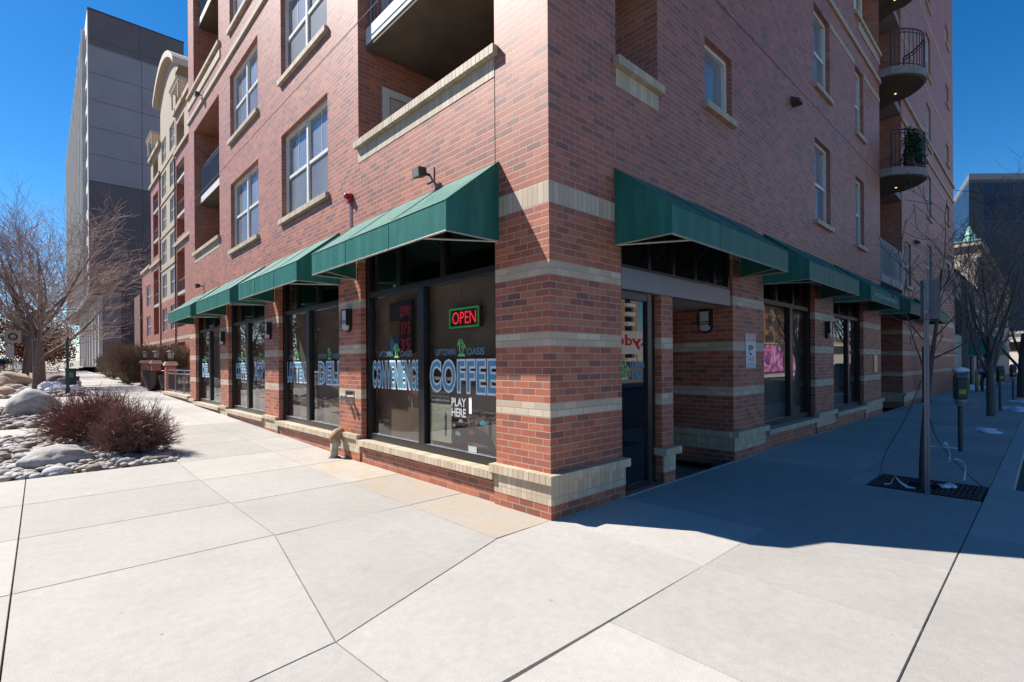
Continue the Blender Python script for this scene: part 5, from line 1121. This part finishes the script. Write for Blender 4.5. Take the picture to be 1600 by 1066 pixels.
# ------------------------------------------------------------------ walking person far on the right
def person(label, loc, rz):
    t = thing('person', label, 'person', loc, rz)
    V = [(0, 0, .92), (0, 0, 1.10), (0, .01, 1.30), (0, .01, 1.42), (0, .02, 1.52), (0, .03, 1.62), (0, .03, 1.74),
         (.10, 0, .88), (.11, .14, .50), (.11, .06, .10), (.11, .20, .05), (-.10, 0, .88), (-.11, -.10, .50), (-.11, -.34, .14), (-.11, -.22, .05),
         (.18, .01, 1.40), (.25, -.08, 1.14), (.24, .06, .92), (.24, .12, .85), (-.18, .01, 1.40), (-.25, .10, 1.14), (-.24, .26, .98), (-.24, .33, .95)]
    Ed = [(0, 1), (1, 2), (2, 3), (3, 4), (4, 5), (5, 6), (0, 7), (7, 8), (8, 9), (9, 10), (0, 11), (11, 12), (12, 13), (13, 14), (3, 15), (15, 16), (16, 17), (17, 18), (3, 19), (19, 20), (20, 21), (21, 22)]
    rad = [.15, .14, .16, .12, .055, .09, .085, .09, .062, .045, .035, .09, .062, .045, .035, .065, .045, .035, .03, .065, .045, .035, .03]
    def skin(name, idx, grow, m):
        mp = {i: k for k, i in enumerate(idx)}; me = bpy.data.meshes.new(name); me.from_pydata([V[i] for i in idx], [(mp[a], mp[b]) for a, b in Ed if a in mp and b in mp], [])
        o = bpy.data.objects.new(name, me); COL.objects.link(o); o.parent = t; me.materials.append(m); o.modifiers.new('skin', 'SKIN'); s_ = o.modifiers.new('sub', 'SUBSURF'); s_.levels = 1; s_.render_levels = 2
        for k, i in enumerate(idx): r = rad[i]+grow; me.skin_vertices[0].data[k].radius = (r, r*.85)
        me.skin_vertices[0].data[0].use_root = True; return o
    skin('body', list(range(23)), 0, mat('skin', (.42, .25, .18), .6))
    skin('jacket', [0, 1, 2, 3, 15, 16, 17, 19, 20, 21], .022, mat('pale_blue_cloth', (.36, .44, .66), .8))
    skin('trousers', [0, 7, 8, 9, 11, 12, 13], .02, mat('dark_cloth', (.035, .035, .05), .8))
    m = MB(); rock_mesh(m, (0, .01, 1.70), (.105, .115, .10), 2, 3, .08); m.build('hair', mat('hair_dark', (.03, .02, .016), .7), t, True)
    m = MB()
    for x in (-.035, .035): rock_mesh(m, (x, .115, 1.66), (.012, .008, .008), 3, 2, .0)
    m.build('eye', BLK, t); m = MB(); rock_mesh(m, (0, .13, 1.625), (.014, .02, .022), 4, 2, .0); m.build('nose', mat('skin', (.42, .25, .18)), t)
    return t
person('walking person in a pale blue top and dark trousers near the far street tree', (27.0, -1.45, 0), R_(75))

# ------------------------------------------------------------------ right background: stone building and glass tower
STN = stone_mat('pale_stone', (.40, .34, .27), (.50, .44, .36), 2.2); COP = mat('green_copper', (.20, .40, .35), .7, 0, .2, 4)
sb = thing('stone_building', 'pale stone building with green copper finials beyond the brick one', 'building', (43.7, .02, 0))
m = MB(); T = WY(0); hs_ = []
for x in (1.3, 2.5, 5.2, 6.5, 9.5, 10.8): hs_ += [(x, x+.85, 3.5, 5.6, .3), (x, x+.85, 6.2, 7.9, .3)]
facade(m, T, 0, 40, -.1, 9.6, hs_); m.face([(0, 0, -.1), (0, 14, -.1), (0, 14, 9.6), (0, 0, 9.6)]); m.face([(0, 0, 9.6), (40, 0, 9.6), (40, 14, 9.6), (0, 14, 9.6)]); m.build('wall', STN, sb)
for h in hs_: window(T, *h[:4], dep=.25, cols=1, sill=False, muntin=False, screen=False, parent=sb, gm=GB, m=mat('bronze_frame', (.08, .06, .045), .5))
m = MB(); m.box((-.2, -.2, 8.6), (40, 0, 8.85)); m.box((-.25, -.25, 9.45), (40, 14, 9.75)); m.box((-.1, -.1, 5.9), (40, 0, 6.05)); m.box((-.1, -.1, 2.7), (40, 0, 2.95)); m.build('cornice', STN, sb)
m = MB(); m.box((-.3, -.3, 9.75), (40, 14.1, 9.85)); m.build('copper_edge', COP, sb)
for x in (.0, 2.4, 7.0, 12):
    m = MB(); m.lathe([(.34, 9.85), (.34, 10.0), (.20, 10.1), (.24, 10.25), (.12, 10.75), (.0, 10.9)], (x+.1, .4, 0), 8); m.build('finial', COP, sb)
m = MB(); m.box((-12.6, .0, -.1), (-.01, 10, 6.2)); m.build('low_block', STN, sb); m = MB(); m.v = [(-12.7, -.15, 6.2), (-.02, -.15, 6.2), (-.02, 2.5, 8.2), (-12.7, 2.5, 8.2), (-12.7, 2.5, 6.2), (-.02, 2.5, 6.2)]; m.f = [[0, 1, 2, 3], [0, 3, 4], [1, 5, 2], [3, 2, 5, 4]]; m.build('slate_roof', mat('slate', (.05, .05, .055), .6, 0, .2, 6), sb)
for x in (-12.2, -10.9, -4.9, -2.6): m = MB(); m.box((x, -.03, 2.9), (x+.55, -.002, 4.8)); m.box((x+.75, -.03, 2.9), (x+1.3, -.002, 4.8)); m.build('window', GB, sb)
m = MB(); m.box((-9.3, -.25, -.1), (-6.0, -.001, 6.0)); m.build('pilaster', mat('dark_stone', (.19, .165, .14), .85, 0, .2, 4), sb)
t = thing('dome_awning', 'rounded dark green dome awning over the stone building door', 'awning', (36.6, -.24, 1.75)); m = MB(); n = 10
for i in range(n):
    for j in range(5):
        def Pd(a, b): ph = math.pi*a/n; th = math.pi/2*b/5; return (2.0*math.cos(ph)*math.cos(th), -1.6*math.sin(ph)*math.cos(th), 1.45*math.sin(th))
        m.face([Pd(i, j), Pd(i+1, j), Pd(i+1, j+1), Pd(i, j+1)])
m.build('canopy', CANV, t, True); m = MB(); m.tube([(2.0*math.cos(math.pi*i/12), -1.6*math.sin(math.pi*i/12), 0) for i in range(13)], .03, 5); m.build('frame', TUBE, t)
for x in (-1.9, 1.9): m = MB(); m.tube([(x, -.1, -1.9), (x, -.1, 0)], .05, 6); m.build('post', DRAIL, t)
gt = thing('glass_tower', 'dark blue glass office tower rising behind the stone building', 'building', (198.6, 12.8, 0))
q = NT('curtain_wall'); o_c = q.obj(); sx = q.n('SeparateXYZ'); q.l(o_c, sx.inputs[0]); cb = q.n('CombineXYZ'); q.l(q.math('ADD', sx.outputs[0], sx.outputs[1]), cb.inputs[0]); q.l(sx.outputs[2], cb.inputs[1])
bt = q.n('TexBrick'); bt.offset = 0; [bt.inputs[k].__setattr__('default_value', x) for k, x in (('Scale', 1), ('Mortar Size', .12), ('Brick Width', 3.2), ('Row Height', 3.9))]
bt.inputs['Color1'].default_value = (.008, .025, .06, 1); bt.inputs['Color2'].default_value = (.014, .04, .085, 1); bt.inputs['Mortar'].default_value = (.035, .055, .085, 1)
q.l(cb.outputs[0], bt.inputs['Vector']); q.l(bt.outputs['Color'], q.b.inputs['Base Color']); q.b.inputs['Roughness'].default_value = .4; q.b.inputs['Specular IOR Level'].default_value = .12
FP = [(0, 0), (59, 13.2), (110, -10), (90, -45), (37, -34.6)]
m = MB(); m.prism(FP, 0, 54.3); m.build('facade', q.m, gt)
m = MB(); m.prism([(x*1.01-.2, y*1.01) for x, y in FP], 55.2, 57.0); m.build('crown', mat('crown_pale', (.16, .175, .19), .5, .2), gt)
m = MB(); m.prism([(x*.985+.2, y*.985) for x, y in FP], 54.3, 55.2); m.build('crown_recess', mat('recess_dark', (.05, .055, .06), .5), gt)
m = MB(); m.prism([(-.3, .0), (.0, -.3), (2.9, -3.0), (2.8, -2.6)], 0, 54.2); m.build('corner_strip', mat('strip_dark', (.008, .009, .013), .4), gt)

# far buildings that close the right-hand street
fb = thing('far_building', 'pale sunlit low building closing the far right street', 'building', (120, -30, 0)); m = MB(); m.box((0, 0, 0), (30, 34, 6)); m.build('wall', mat('far_cream', (.55, .50, .42), .8), fb)
m = MB()
for k in range(8): m = MB(); m.box((-.1, 2+k*4, 3), (0, 4.4+k*4, 4.6)); m.build('window', GB, fb)
m = MB(); m.box((-.3, -.3, 6), (30.3, 34.3, 6.4)); m.build('parapet', LCON, fb)

# ------------------------------------------------------------------ across the south street (seen mirrored in the windows)
mural = thing('mural_wall', 'low wall painted with pink and purple graffiti across the street', 'wall', (58, -24, 0)); q = NT('graffiti'); o_c = q.obj()
f = q.noise(.55, 5, .6, o_c, 1.5); c = q.ramp(f, [(.30, (.05, .05, .16)), (.40, (.20, .05, .28)), (.47, (.65, .12, .42)), (.53, (.75, .55, .70)), (.58, (.60, .06, .16)), (.66, (.30, .10, .45)), (.74, (.10, .40, .42))], 'CONSTANT'); q.l(c, q.b.inputs['Base Color']); q.b.inputs['Roughness'].default_value = .8
m = MB(); m.box((0, -.3, 0), (32, 0, 4.0)); m.build('painted_face', q.m, mural); m = MB(); m.box((-.1, -.4, 4.0), (32.1, .1, 4.2)); m.build('coping', LCON, mural)
ob = thing('orange_building', 'orange and cream apartment block across the street', 'building', (98, -34, 0)); m = MB(); m.box((0, -15, 0), (16, 0, 26)); m.build('wall', mat('orange_brick', (.50, .20, .06), .8), ob); m = MB(); m.box((16.02, -15, 0), (40, 0.5, 24)); m.build('cream_wall', CREAM, ob)
for i in range(7):
    for j in range(8): m = MB(); m.box((1+j*4.8, .52, 2+i*3.2), (3+j*4.8, .6, 4+i*3.2)); m.build('window', GB, ob)
cb_ = thing('balcony_tower', 'cream apartment tower with white balconies across the street', 'building', (110, -92, 0)); m = MB(); m.box((0, -20, 0), (34, 0, 22)); m.build('wall', mat('tan_brick_far', (.46, .33, .19), .8), cb_)
for i in range(7):
    for j in range(4): m = MB(); m.box((2+j*8.2, .01, 1.5+i*3), (6+j*8.2, 1.4, 2.7+i*3)); bq = m.build('balcony', WHT, cb_); m = MB(); m.box((2.2+j*8.2, .0, 2.75+i*3), (5.8+j*8.2, .02, 4.2+i*3)); m.build('pane', GB, bq)
wb = thing('truck_sign', 'white billboard with red lettering across the street', 'sign', (33, -25, 0)); m = MB(); m.box((0, -.2, 2.3), (12, 0, 4.6)); m.build('panel', mat('board_white', (.7, .7, .7), .6), wb); m = MB(); m.box((1, -.4, 0), (1.3, -.2, 2.4)); m.box((10, -.4, 0), (10.3, -.2, 2.4)); m.build('leg', GALV, wb)
text_mesh('lettering', 'Ryder', lambda u, v, d=0: (u, .01, v), 9.5, 2.5, 2.9, 4.2, 0, mat('board_red', (.55, .03, .03), .5), wb, off=.03)
wt = thing('white_tower', 'tall white tower across the street', 'building', (150, -62, 0)); m = MB(); m.box((0, -20, 0), (14, 0, 60)); m.build('wall', WHT, wt)
for i in range(16): m = MB(); m.box((14.01, -18, 3+i*3.4), (14.1, -2, 4.8+i*3.4)); m.build('window', GB, wt)
for k, (x, y) in enumerate(((48, -19.5), (66, -19.5), (80, -19.5))): tree('bare_tree', 'bare street tree across the south street', (x, y, 0), 4.0, .2, dict(big, kids=[7, 6, 5, 4]), 60+k, grp='bare trees across the south street')
# west side of the left street (mirrored dimly in the sunlit shop windows)
hb_ = thing('brown_house_row', 'brown brick house row across the left street', 'building', (-24, 14, 0)); m = MB(); m.box((-10, -25, 0), (0, 60, 9)); m.build('wall', mat('brown_brick_far', (.12, .075, .055), .85), hb_)
for j in range(14):
    for z in (1.2, 4.6): m = MB(); m.box((-.01, -22+j*5.6, z), (.05, -20+j*5.6, z+2)); m.build('window', GB, hb_)
for k, (x, y) in enumerate(((-17.5, 3), (-17.5, 13), (-17.6, 24))): tree('bare_tree', 'bare tree across the left street outside the picture edge', (x, y, gh(y)), 4.2, .22, dict(big, kids=[7, 6, 5, 4]), 70+k, grp='bare trees across the left street')
